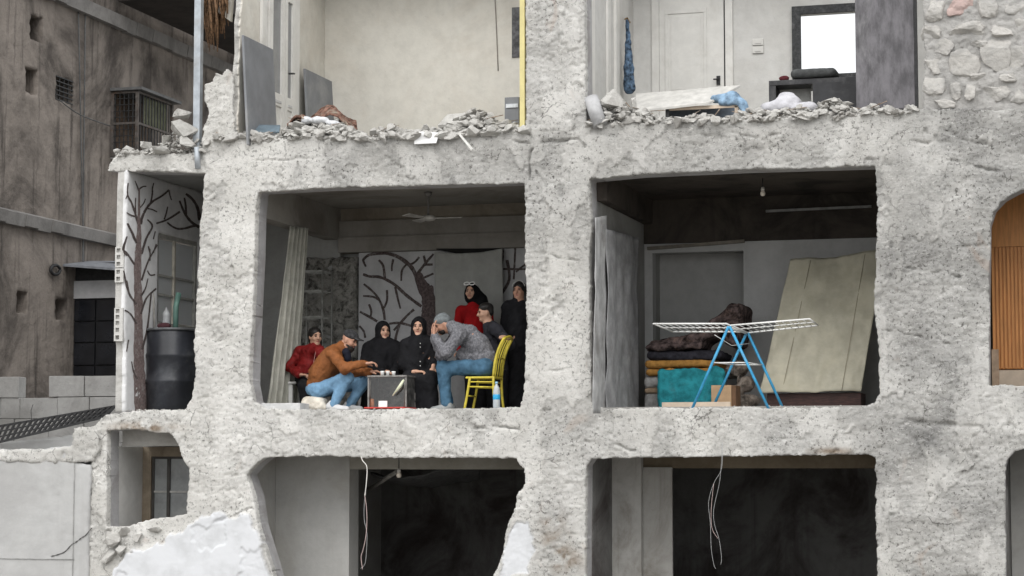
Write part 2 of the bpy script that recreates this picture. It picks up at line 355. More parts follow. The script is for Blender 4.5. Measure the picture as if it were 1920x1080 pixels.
# ---- walls split round their openings: axis 'y' (frontal, u = x) or 'x' (side, u = y); v = z
def wall(name, mat, parent, axis, at, th, u0, u1, v0, v1, holes=()):
    us = sorted(set([u0, u1] + [min(max(h[i], u0), u1) for h in holes for i in (0, 1)]))
    vs = sorted(set([v0, v1] + [min(max(h[i], v0), v1) for h in holes for i in (2, 3)]))
    m = MB()
    # whole strips between opening edges; strips without an opening are one box
    for a, b in zip(us[:-1], us[1:]):
        cu = (a + b) / 2; run = None
        for c, d in zip(vs[:-1] + [None], vs[1:] + [None]):
            solid = c is not None and not any(h[0] < cu < h[1] and h[2] < (c + d) / 2 < h[3] for h in holes)
            if solid: run = (run[0], d) if run else (c, d)
            elif run:
                lo, hi = (a, run[0]), (b, run[1])
                if axis == 'y': m.box((a, at, run[0]), (b, at + th, run[1]))
                else: m.box((at, a, run[0]), (at + th, b, run[1]))
                run = None
    return m.build(name, mat, parent)

# ---- signed distance to polygons, and plates cut from them
def poly_sdf(pu, pv, poly):
    d = np.full(pu.shape, 1e9); ins = np.zeros(pu.shape, bool); n = len(poly)
    for i in range(n):
        ax, ay = poly[i]; bx, by = poly[(i + 1) % n]; ex, ey = bx - ax, by - ay
        wx, wy = pu - ax, pv - ay
        t = np.clip((wx * ex + wy * ey) / (ex * ex + ey * ey + 1e-12), 0, 1)
        d = np.minimum(d, (wx - ex * t) ** 2 + (wy - ey * t) ** 2)
        c = (ay > pv) != (by > pv)
        if abs(ey) > 1e-12: ins ^= c & (pu < ex * (pv - ay) / ey + ax)
    d = np.sqrt(d); return np.where(ins, -d, d)
def facets(u, v, cell, seed, tilt=0.9):
    """broken faces: every cell of a jittered Voronoi pattern is a small plane of its own height and slope"""
    a, b = u / cell, v / cell; ia, ib = np.floor(a).astype(np.int64), np.floor(b).astype(np.int64)
    best = np.full(u.shape, 1e9); out = np.zeros(u.shape); zero = np.zeros_like(ia)
    for da in (-1, 0, 1):
        for db in (-1, 0, 1):
            ca, cb = ia + da, ib + db
            qa = ca + .5 + .48 * _hash(ca, cb, zero, seed); qb = cb + .5 + .48 * _hash(ca, cb, zero + 1, seed)
            ra, rb = a - qa, (b - qb) * 1.35; d = ra * ra + rb * rb; m = d < best
            hgt = _hash(ca, cb, zero + 2, seed) + tilt * (_hash(ca, cb, zero + 3, seed) * ra + _hash(ca, cb, zero + 4, seed) * rb)
            best = np.where(m, d, best); out = np.where(m, hgt, out)
    return out
def plate(name, mat, parent, outer, holes, h, place, depth=0.33, rough=0.02, jag=0.02, edge=0.05, tone=None, seed=3, rings=3, edge_mat=None, rough_fn=None, cracks=(), offset_fn=None):
    """a rough broken plate: outline outer minus holes on a grid of pitch h, relief in front, broken edges running back by depth.
       place(u, v, d) gives the point; d is positive to the back."""
    us = [p[0] for p in outer]; vs = [p[1] for p in outer]
    gu = np.arange(min(us) - 3 * h, max(us) + 3 * h, h); gv = np.arange(min(vs) - 3 * h, max(vs) + 3 * h, h)
    U, V = np.meshgrid(gu, gv, indexing='ij')
    sd = poly_sdf(U, V, outer)
    for q in holes: sd = np.maximum(sd, -poly_sdf(U, V, q))
    q3 = np.stack([U, V, np.zeros_like(U)], -1); sd0 = sd.copy(); g0x, g0z = np.gradient(sd0, h)
    sd = sd + jag * 0.6 * fbm(q3 * 4.0, 3, seed, 0.6) + jag * 0.6 * fbm(q3 * 24.0, 3, seed + 9, 0.7)
    gx, gz = np.gradient(sd, h); g2 = np.sqrt(gx ** 2 + gz ** 2) + 1e-6
    near = (np.abs(sd) < 0.75 * h)
    mv = np.where(near, -sd / g2, 0.0)
    mv = np.clip(mv, -0.6 * h, 0.6 * h)
    U2 = U + mv * gx / g2; V2 = V + mv * gz / g2
    inside = (sd < 0) | near
    a = inside[:-1, :-1] & inside[1:, :-1] & inside[1:, 1:] & inside[:-1, 1:]
    cen = (sd[:-1, :-1] + sd[1:, :-1] + sd[1:, 1:] + sd[:-1, 1:]) / 4
    a &= cen < 0.1 * h
    nv = len(gv); idx = np.arange(U.size).reshape(U.shape)
    ii, jj = np.nonzero(a)
    quads = np.stack([idx[ii, jj], idx[ii + 1, jj], idx[ii + 1, jj + 1], idx[ii, jj + 1]], 1)
    used = np.unique(quads); remap = np.full(U.size, -1); remap[used] = np.arange(len(used)); quads = remap[quads]
    u = U2.ravel()[used]; v = V2.ravel()[used]; s = sd.ravel()[used]
    q = np.stack([u, v, np.zeros_like(u)], 1)
    rf = rough if rough_fn is None else rough * rough_fn(u, v)
    ridged = 1 - np.abs(fbm(q * 4.2 + 7, 4, seed + 41))
    lv = fbm(q * np.array([2.6, 4.4, 1]), 4, seed + 8, 0.6) * 2.2 + 0.25 * fbm(q * 17, 2, seed + 10)
    fl = np.floor(lv); terr = fl + smooth(0.72, 1.0, lv - fl)           # flaked layers with sharp lips
    pit = np.maximum(fbm(q * 12, 3, seed + 14) - 0.55, 0)
    wu = u + .035 * fbm(q * 7, 3, seed + 31); wv = v + .035 * fbm(q * 7, 3, seed + 32)
    patch = smooth(-.25, .35, fbm(q * 1.3, 3, seed + 33))
    disp = rf * (0.30 * fbm(q * 1.1, 2, seed + 5) + 0.16 * terr + patch * (0.12 * facets(wu, wv, .23, seed + 1) + 0.30 * facets(wu, wv, .075, seed + 2)) + 0.30 * fbm(q * np.array([21.0, 33.0, 1]), 3, seed + 6, 0.8) - 0.12 * ridged + 0.2 + 1.8 * pit)
    if offset_fn is not None: disp = disp + offset_fn(u, v)
    for line, cwid, cdep in cracks:
        cu_ = u + .03 * fbm(q * 6, 3, 201); cv_ = v + .03 * fbm(q * 6 + 9, 3, 202); dd_ = np.full(u.shape, 1e9)
        for (ax_, ay_), (bx2, by2) in zip(line[:-1], line[1:]):
            ex_, ey_ = bx2 - ax_, by2 - ay_; t_ = np.clip(((cu_ - ax_) * ex_ + (cv_ - ay_) * ey_) / (ex_ * ex_ + ey_ * ey_), 0, 1)
            dd_ = np.minimum(dd_, np.hypot(cu_ - ax_ - ex_ * t_, cv_ - ay_ - ey_ * t_))
        disp = disp + cdep * np.exp(-(dd_ / cwid) ** 2) * np.clip(.5 + 1.2 * vnoise(q * 9, 203), 0, 1)
    er = np.clip(1 + s / edge, 0, 1)                     # 1 at the broken edge
    disp = disp + edge * 0.55 * er ** 2.2 * (0.6 + 0.5 * np.abs(vnoise(q * 8, seed + 3)))
    # boundary edges
    e = np.concatenate([quads[:, [0, 1]], quads[:, [1, 2]], quads[:, [2, 3]], quads[:, [3, 0]]])
    key = np.sort(e, 1); k1 = key[:, 0].astype(np.int64) * len(used) + key[:, 1]
    _, inv, cnt = np.unique(k1, return_inverse=True, return_counts=True)
    be = e[cnt[inv.ravel()] == 1]
    verts = [place(u, v, disp)]; faces = [quads]; tones = [None]
    bv = np.unique(be); rb = np.full(len(used), -1); rb[bv] = np.arange(len(bv))
    prev_idx = bv.copy(); base = len(used); mats = [np.zeros(len(quads), int)]
    bq = q[bv]; gxf = (gx / g2).ravel()[used][bv]; gzf = (gz / g2).ravel()[used][bv]
    s0 = (sd0 + (U2 - U) * g0x + (V2 - V) * g0z).ravel()[used][bv]; n0 = np.hypot(g0x, g0z) + 1e-6; n0x = (g0x / n0).ravel()[used][bv]; n0z = (g0z / n0).ravel()[used][bv]
    for r in range(1, rings + 1):
        t = r / rings; dd = disp[bv] * (1 - t) + depth * t
        off = 0.35 * jag * vnoise(np.stack([bq[:, 0] * 14, bq[:, 1] * 14, np.full(len(bv), r * 3.7)], 1), seed + 77) * (0.0 if r == rings else 1.0)
        off = off * .5; k0 = -np.clip(s0 + .006, -.05, .05) * min(1.0, t * 1.6)      # behind its chipped lip the reveal runs smooth
        verts.append(place(u[bv] + gxf * off + n0x * k0, v[bv] + gzf * off + n0z * k0, dd))
        A = prev_idx[rb[be[:, 0]]]; B = prev_idx[rb[be[:, 1]]]
        cur = base + np.arange(len(bv)); C_ = cur[rb[be[:, 1]]]; D_ = cur[rb[be[:, 0]]]
        faces.append(np.stack([B, A, D_, C_], 1)); mats.append(np.full(len(be), 0 if (r == 1 or edge_mat is None) else 1))
        base += len(bv); prev_idx = cur
    V3 = np.concatenate(verts); Fq = np.concatenate(faces)
    me = np_mesh(name, V3, Fq, mat, True)
    if edge_mat is not None:
        me.materials.append(edge_mat); me.polygons.foreach_set('material_index', np.concatenate(mats)[:len(me.polygons)].astype(np.int32))
    if tone is not None:
        tu = np.concatenate([u] + [u[bv]] * rings); tv = np.concatenate([v] + [v[bv]] * rings)
        ca = me.color_attributes.new('tone', 'FLOAT_COLOR', 'POINT')
        ca.data.foreach_set('color', tone(tu, tv).astype(np.float32).ravel())
    return link(name, me, parent)

# ---- cloth sheets: bilinear quad of points (bl, br, tr, tl), folds and thickness
def sheet(name, mat, parent, bl, br, tr, tl, n, folds=6, amp=0.02, th=0.006, nu=60, nv=30, seed=1, sag=0.0, wrinkle=0.006, ragged=0.0, taper=0.0):
    bl, br, tr, tl = [np.asarray(p, float) for p in (bl, br, tr, tl)]; n = np.asarray(n, float); n = n / np.linalg.norm(n)
    s, t = np.meshgrid(np.linspace(0, 1, nu), np.linspace(0, 1, nv), indexing='ij')
    b = (bl[None, None] * ((1 - s) * (1 - t))[..., None] + br * (s * (1 - t))[..., None] + tr * (s * t)[..., None] + tl * ((1 - s) * t)[..., None])
    ph = s * folds * 2 * math.pi + 1.1 * vnoise(np.stack([s * 3, t * 1.5, s * 0 + seed], -1), seed)
    off = amp * np.sin(ph) * (1 - taper * t) + wrinkle * fbm(np.stack([s * 9, t * 7, s * 0 + seed], -1), 3, seed + 4)
    b = b + n * off[..., None]
    b[..., 2] -= sag * np.sin(math.pi * s) * t
    if ragged: b[..., 2] += ragged * vnoise(np.stack([s * 12, s * 0, s * 0], -1), seed) * (1 - t) ** 4
    f = b - n * th / 2; k = b + n * th / 2
    idx = np.arange(nu * nv).reshape(nu, nv); a = idx[:-1, :-1].ravel(); c = idx[1:, :-1].ravel(); d = idx[1:, 1:].ravel(); e = idx[:-1, 1:].ravel()
    N = nu * nv
    q = [np.stack([a, c, d, e], 1), np.stack([e, d, c, a], 1) + N]
    rim = np.concatenate([idx[:, 0], idx[-1, 1:], idx[-2::-1, -1], idx[0, -2:0:-1]]); r2 = np.roll(rim, -1)
    q.append(np.stack([r2, rim, rim + N, r2 + N], 1))
    me = np_mesh(name, np.concatenate([f.reshape(-1, 3), k.reshape(-1, 3)]), np.concatenate(q), mat, True)
    return link(name, me, parent)

# ---- implicit surfaces for people, cloth bundles and sacks
class Imp:
    def __init__(s, h=0.011, k=0.03): s.pr = []; s.h = h; s.k = k; s.amp = 0.0; s.fs = 9.0; s.seed = 1; s.cuts = []; s.folds = False
    def cap(s, a, b, ra, rb=None, k=None):
        a = np.asarray(a, float); b = np.asarray(b, float); rb = ra if rb is None else rb
        s.pr.append(('c', a, b, ra, rb, s.k if k is None else k)); return s
    def chain(s, pts, rs, k=None):
        for i in range(len(pts) - 1): s.cap(pts[i], pts[i + 1], rs[i], rs[i + 1], k)
        return s
    def ell(s, c, r, M=None, k=None):
        s.pr.append(('e', np.asarray(c, float), np.asarray(r, float), np.eye(3) if M is None else np.asarray(M, float), 0, s.k if k is None else k)); return s
    def rbox(s, c, hs, rad, M=None, k=None):
        s.pr.append(('b', np.asarray(c, float), np.asarray(hs, float), np.eye(3) if M is None else np.asarray(M, float), rad, s.k if k is None else k)); return s
    def cut(s, c, r, M=None, k=0.01): s.cuts.append((np.asarray(c, float), np.asarray(r, float), np.eye(3) if M is None else np.asarray(M, float), k)); return s
    def shrunk(s, d):
        o = Imp(s.h, s.k)
        for p in s.pr:
            if p[0] == 'c': o.pr.append(('c', p[1], p[2], max(p[3] - d, 0.006), max(p[4] - d, 0.006), p[5]))
            elif p[0] == 'e': o.pr.append(('e', p[1], np.maximum(p[2] - d, 0.008), p[3], 0, p[5]))
            else: o.pr.append(('b', p[1], np.maximum(p[2] - d, 0.008), p[3], p[4], p[5]))
        return o
    def bounds(s, p):
        if p[0] == 'c': return np.minimum(p[1] - p[3], p[2] - p[4]), np.maximum(p[1] + p[3], p[2] + p[4])
        rad = np.abs(p[3]).T @ p[2] if p[0] != 'c' else 0
        rad = np.abs(p[3].T) @ p[2]
        return p[1] - rad, p[1] + rad
    @staticmethod
    def _ell(q, c, r, M):
        q = (q - c) @ M.T; k0 = np.sqrt(((q / r) ** 2).sum(-1)); k1 = np.sqrt(((q / (r * r)) ** 2).sum(-1)) + 1e-9
        return k0 * (k0 - 1) / k1
    def vf(s):
        h = s.h; bb = [s.bounds(p) for p in s.pr]
        lo = np.min([b[0] for b in bb], 0) - 4 * h - s.amp * 2; hi = np.max([b[1] for b in bb], 0) + 4 * h + s.amp * 2
        n = np.ceil((hi - lo) / h).astype(int) + 1
        Fv = np.full(tuple(n), 0.2)
        ax = [lo[i] + np.arange(n[i]) * h for i in range(3)]
        for p, b in zip(s.pr, bb):
            m = p[5] + 3 * h + s.amp * 2 + 0.02
            i0 = np.maximum(((b[0] - m - lo) / h).astype(int), 0); i1 = np.minimum(((b[1] + m - lo) / h).astype(int) + 2, n)
            sl = tuple(slice(i0[i], i1[i]) for i in range(3))
            q = np.stack(np.meshgrid(ax[0][sl[0]], ax[1][sl[1]], ax[2][sl[2]], indexing='ij'), -1)
            if p[0] == 'c':
                ab = p[2] - p[1]; t = np.clip(((q - p[1]) @ ab) / (ab @ ab + 1e-12), 0, 1)
                d = np.sqrt(((q - p[1] - t[..., None] * ab) ** 2).sum(-1)) - (p[3] + (p[4] - p[3]) * t)
            elif p[0] == 'e': d = s._ell(q, p[1], p[2], p[3])
            else:
                w = np.abs((q - p[1]) @ p[3].T) - (p[2] - p[4])
                d = np.sqrt((np.maximum(w, 0) ** 2).sum(-1)) + np.minimum(w.max(-1), 0) - p[4]
            k = p[5]; a = Fv[sl]; hh = np.maximum(k - np.abs(a - d), 0) / k
            Fv[sl] = np.minimum(a, d) - hh * hh * k * 0.25
        if s.amp:
            q = np.stack(np.meshgrid(*ax, indexing='ij'), -1); near = np.abs(Fv) < s.amp * 3 + 2 * h
            if s.folds:
                w = q[near] @ np.array([[.87, .2, .45], [-.3, .94, .16], [-.39, -.28, .88]]) * np.array([s.fs, s.fs, s.fs * .42])
                Fv[near] += s.amp * (1.1 * np.abs(fbm(w, 2, s.seed)) - .35 + .35 * fbm(q[near] * s.fs * 2.1, 2, s.seed + 5))
            else: Fv[near] += s.amp * fbm(q[near] * s.fs, 3, s.seed)
        for c, r, M, k in s.cuts:
            q = np.stack(np.meshgrid(*ax, indexing='ij'), -1); d = -s._ell(q, c, r, M)
            Fv = np.maximum(Fv, d)
        return surface_nets(Fv, lo, h)
    def mesh(s, name, mat):
        v, f = s.vf(); return np_mesh(name, v, f, mat, True)
    def build(s, name, mat, parent=None): return link(name, s.mesh(name, mat), parent)
def surface_nets(Fv, lo, h):
    ins = Fv < 0
    c = [ins[i:ins.shape[0] - 1 + i, j:ins.shape[1] - 1 + j, k:ins.shape[2] - 1 + k] for i in (0, 1) for j in (0, 1) for k in (0, 1)]
    tot = sum(x.astype(np.int8) for x in c); act = (tot > 0) & (tot < 8)
    I = np.argwhere(act); cid = np.full(act.shape, -1); cid[act] = np.arange(len(I))
    acc = np.zeros((len(I), 3)); cnt = np.zeros(len(I))
    corners = [(i, j, k) for i in (0, 1) for j in (0, 1) for k in (0, 1)]
    val = {q: Fv[I[:, 0] + q[0], I[:, 1] + q[1], I[:, 2] + q[2]] for q in corners}
    for a in corners:
        for d in range(3):
            if a[d] == 0:
                b = list(a); b[d] = 1; b = tuple(b); fa, fb = val[a], val[b]
                x = (fa < 0) != (fb < 0); t = np.where(x, fa / (fa - fb + 1e-12), 0)
                pt = np.array(a, float)[None] + 0; pt = np.repeat(pt, len(I), 0); pt[:, d] += t
                acc[x] += pt[x]; cnt[x] += 1
    v = lo + (I + acc / cnt[:, None]) * h
    fs = []
    for d in range(3):
        e, g = (d + 1) % 3, (d + 2) % 3
        sl0 = [slice(None)] * 3; sl1 = [slice(None)] * 3; sl0[d] = slice(0, -1); sl1[d] = slice(1, None)
        A = ins[tuple(sl0)]; B = ins[tuple(sl1)]
        E = np.argwhere(A != B)
        ok = (E[:, e] > 0) & (E[:, g] > 0) & (E[:, e] < act.shape[e]) & (E[:, g] < act.shape[g]); E = E[ok]
        fl = A[E[:, 0], E[:, 1], E[:, 2]]
        def cc(de, dg):
            q = E.copy(); q[:, e] += de; q[:, g] += dg; return cid[q[:, 0], q[:, 1], q[:, 2]]
        q = np.stack([cc(-1, -1), cc(0, -1), cc(0, 0), cc(-1, 0)], 1)
        q[~fl] = q[~fl][:, ::-1]; fs.append(q)
    return v, np.concatenate(fs)

# ---- broken stones
def hull(size, seed, n=16, flat=1.0):
    rn = random.Random(seed); bm = bmesh.new()
    for _ in range(n):
        v = Vector((rn.gauss(0, 1), rn.gauss(0, 1), rn.gauss(0, 1))); v.normalize()
        m = max(abs(v.x), abs(v.y), abs(v.z)); v = v * (0.62 + 0.38 / m * 0.75)
        v *= rn.uniform(0.85, 1.08)
        bm.verts.new((v.x * size[0] / 2, v.y * size[1] / 2, v.z * size[2] / 2))
    r = bmesh.ops.convex_hull(bm, input=bm.verts)
    loose = [v for v in bm.verts if not v.link_faces]
    bmesh.ops.delete(bm, geom=loose, context='VERTS')
    me = bpy.data.meshes.new('chunk'); bm.to_mesh(me); bm.free(); return me
def chunk(size, seed, mat):
    """an angular broken lump: a convex hull with roughened, slightly chipped faces"""
    me0 = hull((1.9, 1.9, 1.9), seed, 11); bm = bmesh.new(); bm.from_mesh(me0); bpy.data.meshes.remove(me0)
    bmesh.ops.triangulate(bm, faces=bm.faces); bmesh.ops.subdivide_edges(bm, edges=bm.edges, cuts=3, use_grid_fill=True)
    co = np.array([v.co[:] for v in bm.verts]); co = co * (1 + .055 * fbm(co * 3.1 + seed, 3, seed)[:, None])
    for v, c in zip(bm.verts, co): v.co = (c[0] * size[0] / 2, c[1] * size[1] / 2, c[2] * size[2] / 2)
    me = bpy.data.meshes.new('chunk'); bm.to_mesh(me); bm.free(); me.materials.append(mat); return me
def rough_rock(size, seed, mat, sub=3, amp=0.16, box=0.0, cuts=None):
    """a knobbly stone: subdivided ball pushed towards a box and roughened"""
    bm = bmesh.new(); bmesh.ops.create_icosphere(bm, subdivisions=sub, radius=1.0)
    co = np.array([v.co[:] for v in bm.verts]); m = np.abs(co).max(1, keepdims=True)
    co = co * (1 - box) + co / m * 0.86 * box
    rs = np.random.RandomState(seed)
    for _ in range(9 if cuts is None else cuts):           # flat breaks
        nrm = rs.normal(size=3); nrm /= np.linalg.norm(nrm); dd = co @ nrm; lim = rs.uniform(0.52, 0.8)
        co = np.where((dd > lim)[:, None], co - nrm * (dd - lim)[:, None] * 0.97, co)
    co = co * (1 + amp * fbm(co * 1.6 + seed * 3.1, 4, seed)[:, None])
    for v, c in zip(bm.verts, co): v.co = (c[0] * size[0] / 2, c[1] * size[1] / 2, c[2] * size[2] / 2)
    me = bpy.data.meshes.new('stone'); bm.to_mesh(me); bm.free()
    me.materials.append(mat); return me
# ------------------------------------------------------------------ ground
tag(MB().box((-400, -400, -0.5), (400, 400, 0.0)).build('ground', M_GROUND), 'dusty rubble-strewn ground in front of the houses', kind='structure')

# ------------------------------------------------------------------ the ruined apartment building
XEND = X(2010)
B = thing('ruined_building', (X(1040), 0, 0), 'bombed concrete apartment house with its outer wall torn away, rooms open to view', 'building')
px2 = lambda pts: [(float(P(a, b)[0]), float(P(a, b)[2])) for a, b in pts]
OUT = [(203, 320), (212, 296), (238, 284), (300, 287), (345, 289), (378, 283), (381, 236), (393, 214), (383, 190), (385, 160), (398, 152), (404, 134), (416, 141), (424, 130), (437, 138), (439, 200), (438, 256),
       (520, 258), (600, 255), (700, 258), (800, 254), (900, 250), (984, 243), (986, 150), (986, -20), (1097, -20), (1098, 100), (1099, 232), (1200, 230), (1300, 226),
       (1450, 222), (1600, 214), (1727, 206), (1800, 203), (1880, 206), (2010, 202), (2010, 1290), (165, 1290), (168, 1000), (172, 850), (150, 838), (142, 812), (176, 800), (200, 776), (250, 771),
       (345, 769), (360, 750), (367, 700), (364, 640), (368, 590), (372, 500), (374, 440), (379, 380), (384, 324), (300, 322)]
HOLES = [[(484, 359), (600, 353), (800, 347), (984, 342), (985, 480), (987, 600), (984, 730), (976, 764), (800, 767), (560, 768), (498, 767), (474, 752), (468, 720), (470, 640), (474, 560), (478, 480), (480, 400)],
         [(1106, 336), (1200, 327), (1400, 318), (1642, 311), (1646, 400), (1641, 500), (1638, 560), (1647, 640), (1649, 735), (1640, 756), (1600, 764), (1350, 765), (1130, 765), (1108, 755), (1106, 500), (1108, 420)],
         [(2000, 349), (1915, 356), (1885, 372), (1866, 392), (1857, 420), (1855, 560), (1855, 722), (2000, 724)],
         [(200, 808), (250, 805), (318, 812), (333, 832), (341, 858), (354, 880), (354, 925), (350, 962), (318, 970), (288, 973), (245, 987), (200, 988)],
         [(462, 890), (478, 872), (497, 857), (650, 855), (680, 858), (800, 857), (925, 859), (968, 861), (974, 871), (984, 880), (985, 905), (969, 930), (965, 960), (951, 985), (946, 1020), (938, 1050), (924, 1080), (920, 1274), (530, 1274), (518, 1100), (507, 1060), (494, 1018), (484, 985), (476, 930)],
         [(1099, 872), (1108, 860), (1300, 857), (1500, 854), (1628, 852), (1641, 862), (1644, 1000), (1645, 1274), (1096, 1274), (1097, 1000)],
         [(1886, 1274), (1885, 1000), (1884, 884), (1889, 862), (1902, 847), (1925, 838), (2000, 832), (2000, 1274)]]
TONE_PTS = [(430, 550, .9), (430, 850, .9), (350, 1000, .85), (700, 810, .85), (1300, 810, .72), (1040, 150, .72), (1045, 400, .45), (1050, 580, .8), (1040, 900, .75),
            (600, 300, .62), (850, 285, .40), (1300, 270, .42), (1700, 260, .22), (1750, 450, .26), (1750, 640, .25), (1750, 800, .22), (1760, 950, .5), (1900, 790, .5), (250, 305, .85), (420, 200, 1.0),
            (1000, 300, .45), (1500, 240, .5), (1840, 80, .35), (1480, 835, .6), (430, 420, .8), (180, 900, .85)]
PLASTER = [px2(q) for q in ([(205, 1300), (214, 1066), (262, 1034), (310, 1012), (360, 984), (400, 966), (468, 968), (490, 1020), (520, 1100), (540, 1300)],
                            [(968, 985), (996, 975), (997, 1080), (940, 1085), (945, 1030)])]
def remnant(u, v):                        # scabs of render that still cling to the concrete
    q3 = np.stack([u, v, np.zeros_like(u)], 1); k = fbm(q3 * np.array([1.5, 1.1, 1]), 5, 131, .58) + .12 * vnoise(q3 * 16, 137)
    return smooth(.24, .29, k)
def facade_tone(u, v):
    p = np.stack([u, np.zeros_like(u), v], 1); a, b = topix(p)
    w = 0; t = 0
    for x, y, k in TONE_PTS:
        q = 1.0 / ((a - x) ** 2 + (b - y) ** 2 + 900.0) ** 1.3; w = w + q; t = t + q * k
    q3 = np.stack([u, v, np.zeros_like(u)], 1)
    t = np.clip(t / w + 0.22 * fbm(q3 * 2.4, 4, 91), 0, 1)
    g = 0
    for poly in PLASTER:
        d = poly_sdf(u, v, poly) + 0.06 * fbm(q3 * 6, 4, 12); g = np.maximum(g, smooth(0.02, -0.02, d))
    t = np.clip(t + .20 * remnant(u, v), 0, 1)
    r = 0.0
    for x, y, sx, sy in ((275, 803, 55, 8), (1560, 846, 45, 7), (1040, 1010, 22, 40), (262, 798, 40, 8), (1060, 1050, 30, 20)):
        r = r + np.exp(-((a - x) / sx) ** 2 - ((b - y) / sy) ** 2) * np.clip(0.5 + 0.9 * fbm(q3 * 9, 3, 5), 0, 1)
    r = np.clip(r * 0.8, 0, 0.8)
    return np.stack([t, g, r, np.ones_like(t)], 1)
def facade_rough(u, v):
    p = np.stack([u, np.zeros_like(u), v], 1); a, b = topix(p)
    g = 0
    for poly in PLASTER: g = np.maximum(g, smooth(0.04, -0.04, poly_sdf(u, v, poly)))
    return (1 - 0.75 * g) * (1 - .6 * remnant(u, v))
front = plate('concrete_frame', M_FACADE, B, px2(OUT), [px2(h) for h in HOLES], 0.015, lambda u, v, d: np.stack([u, d, v], 1),
              depth=0.34, rough=0.016, jag=0.014, edge=0.010, tone=facade_tone, seed=3, edge_mat=M_JAMB, rough_fn=facade_rough, offset_fn=lambda u, v: -.013 * remnant(u, v) - .05 * smooth(.012, -.012, poly_sdf(u, v, PLASTER[0]) + .06 * fbm(np.stack([u, v, np.zeros_like(u)], 1) * 6, 4, 12)),
              cracks=[(px2(l_), w_, d_) for l_, w_, d_ in (([(993, 244), (997, 290), (992, 342)], .014, .06), ([(958, 262), (990, 270), (1040, 264), (1082, 262), (1100, 276)], .014, .05), ([(1690, 790), (1740, 800), (1800, 792), (1850, 812)], .03, .05),
                      ([(890, 806), (930, 800), (970, 806)], .012, .05), ([(1100, 826), (1190, 842)], .012, .04), ([(1700, 500), (1800, 520)], .012, .035), ([(1660, 620), (1780, 640)], .012, .035), ([(1770, 300), (1880, 322)], .012, .04), ([(480, 300), (640, 296)], .010, .03),
                      ([(1290, 250), (1480, 256)], .012, .03), ([(1705, 262), (1850, 268)], .02, .04), ([(1020, 480), (1085, 486)], .012, .03), ([(395, 980), (470, 950)], .012, .04), ([(1020, 700), (1090, 690)], .012, .03))])

# rough masonry of the upper right wall: every stone its own piece
mort = plate('stone_wall', M_MORTAR, B, px2([(1729, 230), (1733, 100), (1728, -60), (2010, -60), (2010, 230)]), [], .02, lambda u, v, d: np.stack([u, d + .035, v], 1), depth=.3, rough=.02, jag=.012, edge=.02, seed=81)
wall('upper_wall', M_MORTAR, B, 'y', .05, .25, X(1730), XEND, Z(1800, -58), 9.4)
STONES = [(1799, 12, 46, 30, 1), (1851, 16, 42, 38, 0), (1900, 10, 44, 34, 0), (1752, 18, 34, 40, 0), (1750, 60, 40, 34, 0), (1815, 56, 56, 27, 0), (1880, 60, 40, 24, 0), (1918, 52, 30, 34, 0),
          (1771, 92, 34, 30, 0), (1809, 116, 52, 48, 0), (1865, 106, 54, 66, 0), (1911, 112, 34, 46, 0), (1752, 122, 38, 36, 0), (1752, 162, 36, 34, 0),
          (1862, 172, 54, 36, 0), (1821, 174, 25, 32, 0), (1790, 172, 24, 32, 0), (1908, 176, 32, 34, 0), (1770, 196, 40, 16, 0), (1836, 145, 30, 14, 0), (1890, 146, 30, 16, 0),
          (1945, 20, 44, 36, 0), (1948, 70, 40, 44, 0), (1950, 125, 46, 44, 0), (1948, 178, 44, 36, 0), (1836, 84, 30, 16, 0)]
for i, (a, b, w, h, pk) in enumerate(STONES):
    me = rough_rock((w / 168.0 * 1.2, 0.17, h / 168.0 * 1.22), 100 + i, M_PINKST if pk else M_STONE, 4, 0.17, 0.5, 6)
    o = link('stone', me, mort); c = P(a, b, 0.05); o.location = (c[0], .066 + .012 * ((i * 7) % 5 - 2) / 2, c[2]); o.rotation_euler = (0, R((i * 37) % 14 - 7), 0)

# floors, ceilings
MB().box((X(212), 0.30, 2.86), (XEND, 6.0, ZMID)).build('floor_slab', wallmat('dusty_floor', (0.36, 0.35, 0.33), (0.24, 0.23, 0.21), 0.7, 0.3, 1.5, 0.006, 0.0), B)
MB().box((X(378), 0.30, 6.03), (XEND, 3.2, 6.46)).build('floor_slab', M_CEIL, B)
MB().box((X(210), 0.28, 6.235), (X(378) - 0.003, 3.2, 6.44)).build('floor_slab', wallmat('bay_ceiling', (0.33, 0.33, 0.32), (0.24, 0.24, 0.235), 0.8, 0.1, 1.0, 0.004, 0), B)
MB().box((X(150), 0.0, 0.02), (XEND, 6.0, ZLOW)).build('floor_slab', MATS['dusty_floor'], B)
# ---- middle storey
xLo, xLi = X(217), X(236)
wy0, wy1 = YX(297, xLi, 500), YX(372, xLi, 500)
wz1, wz0 = float(PX(297, 436, xLi)[2]), float(PX(310, 612, xLi)[2])
sw = plate('side_wall', M_BAYWALL, B, [(0.02, ZMID - .02), (0.02, 4.05), (-0.03, 4.3), (-0.02, 6.0), (0.0, 6.235), (2.9, 6.235), (2.9, ZMID - .02)],
           [[(wy0, wz0), (wy1, wz0), (wy1, wz1), (wy0, wz1)]], 0.03, lambda u, v, d: np.stack([xLi - d, u, v], 1), depth=xLi - xLo, rough=0.004, jag=0.006, edge=0.02, seed=21, edge_mat=wallmat('block_end', (0.48, 0.47, 0.45), (0.33, 0.32, 0.30), .7, .5, 4, .01, 0))
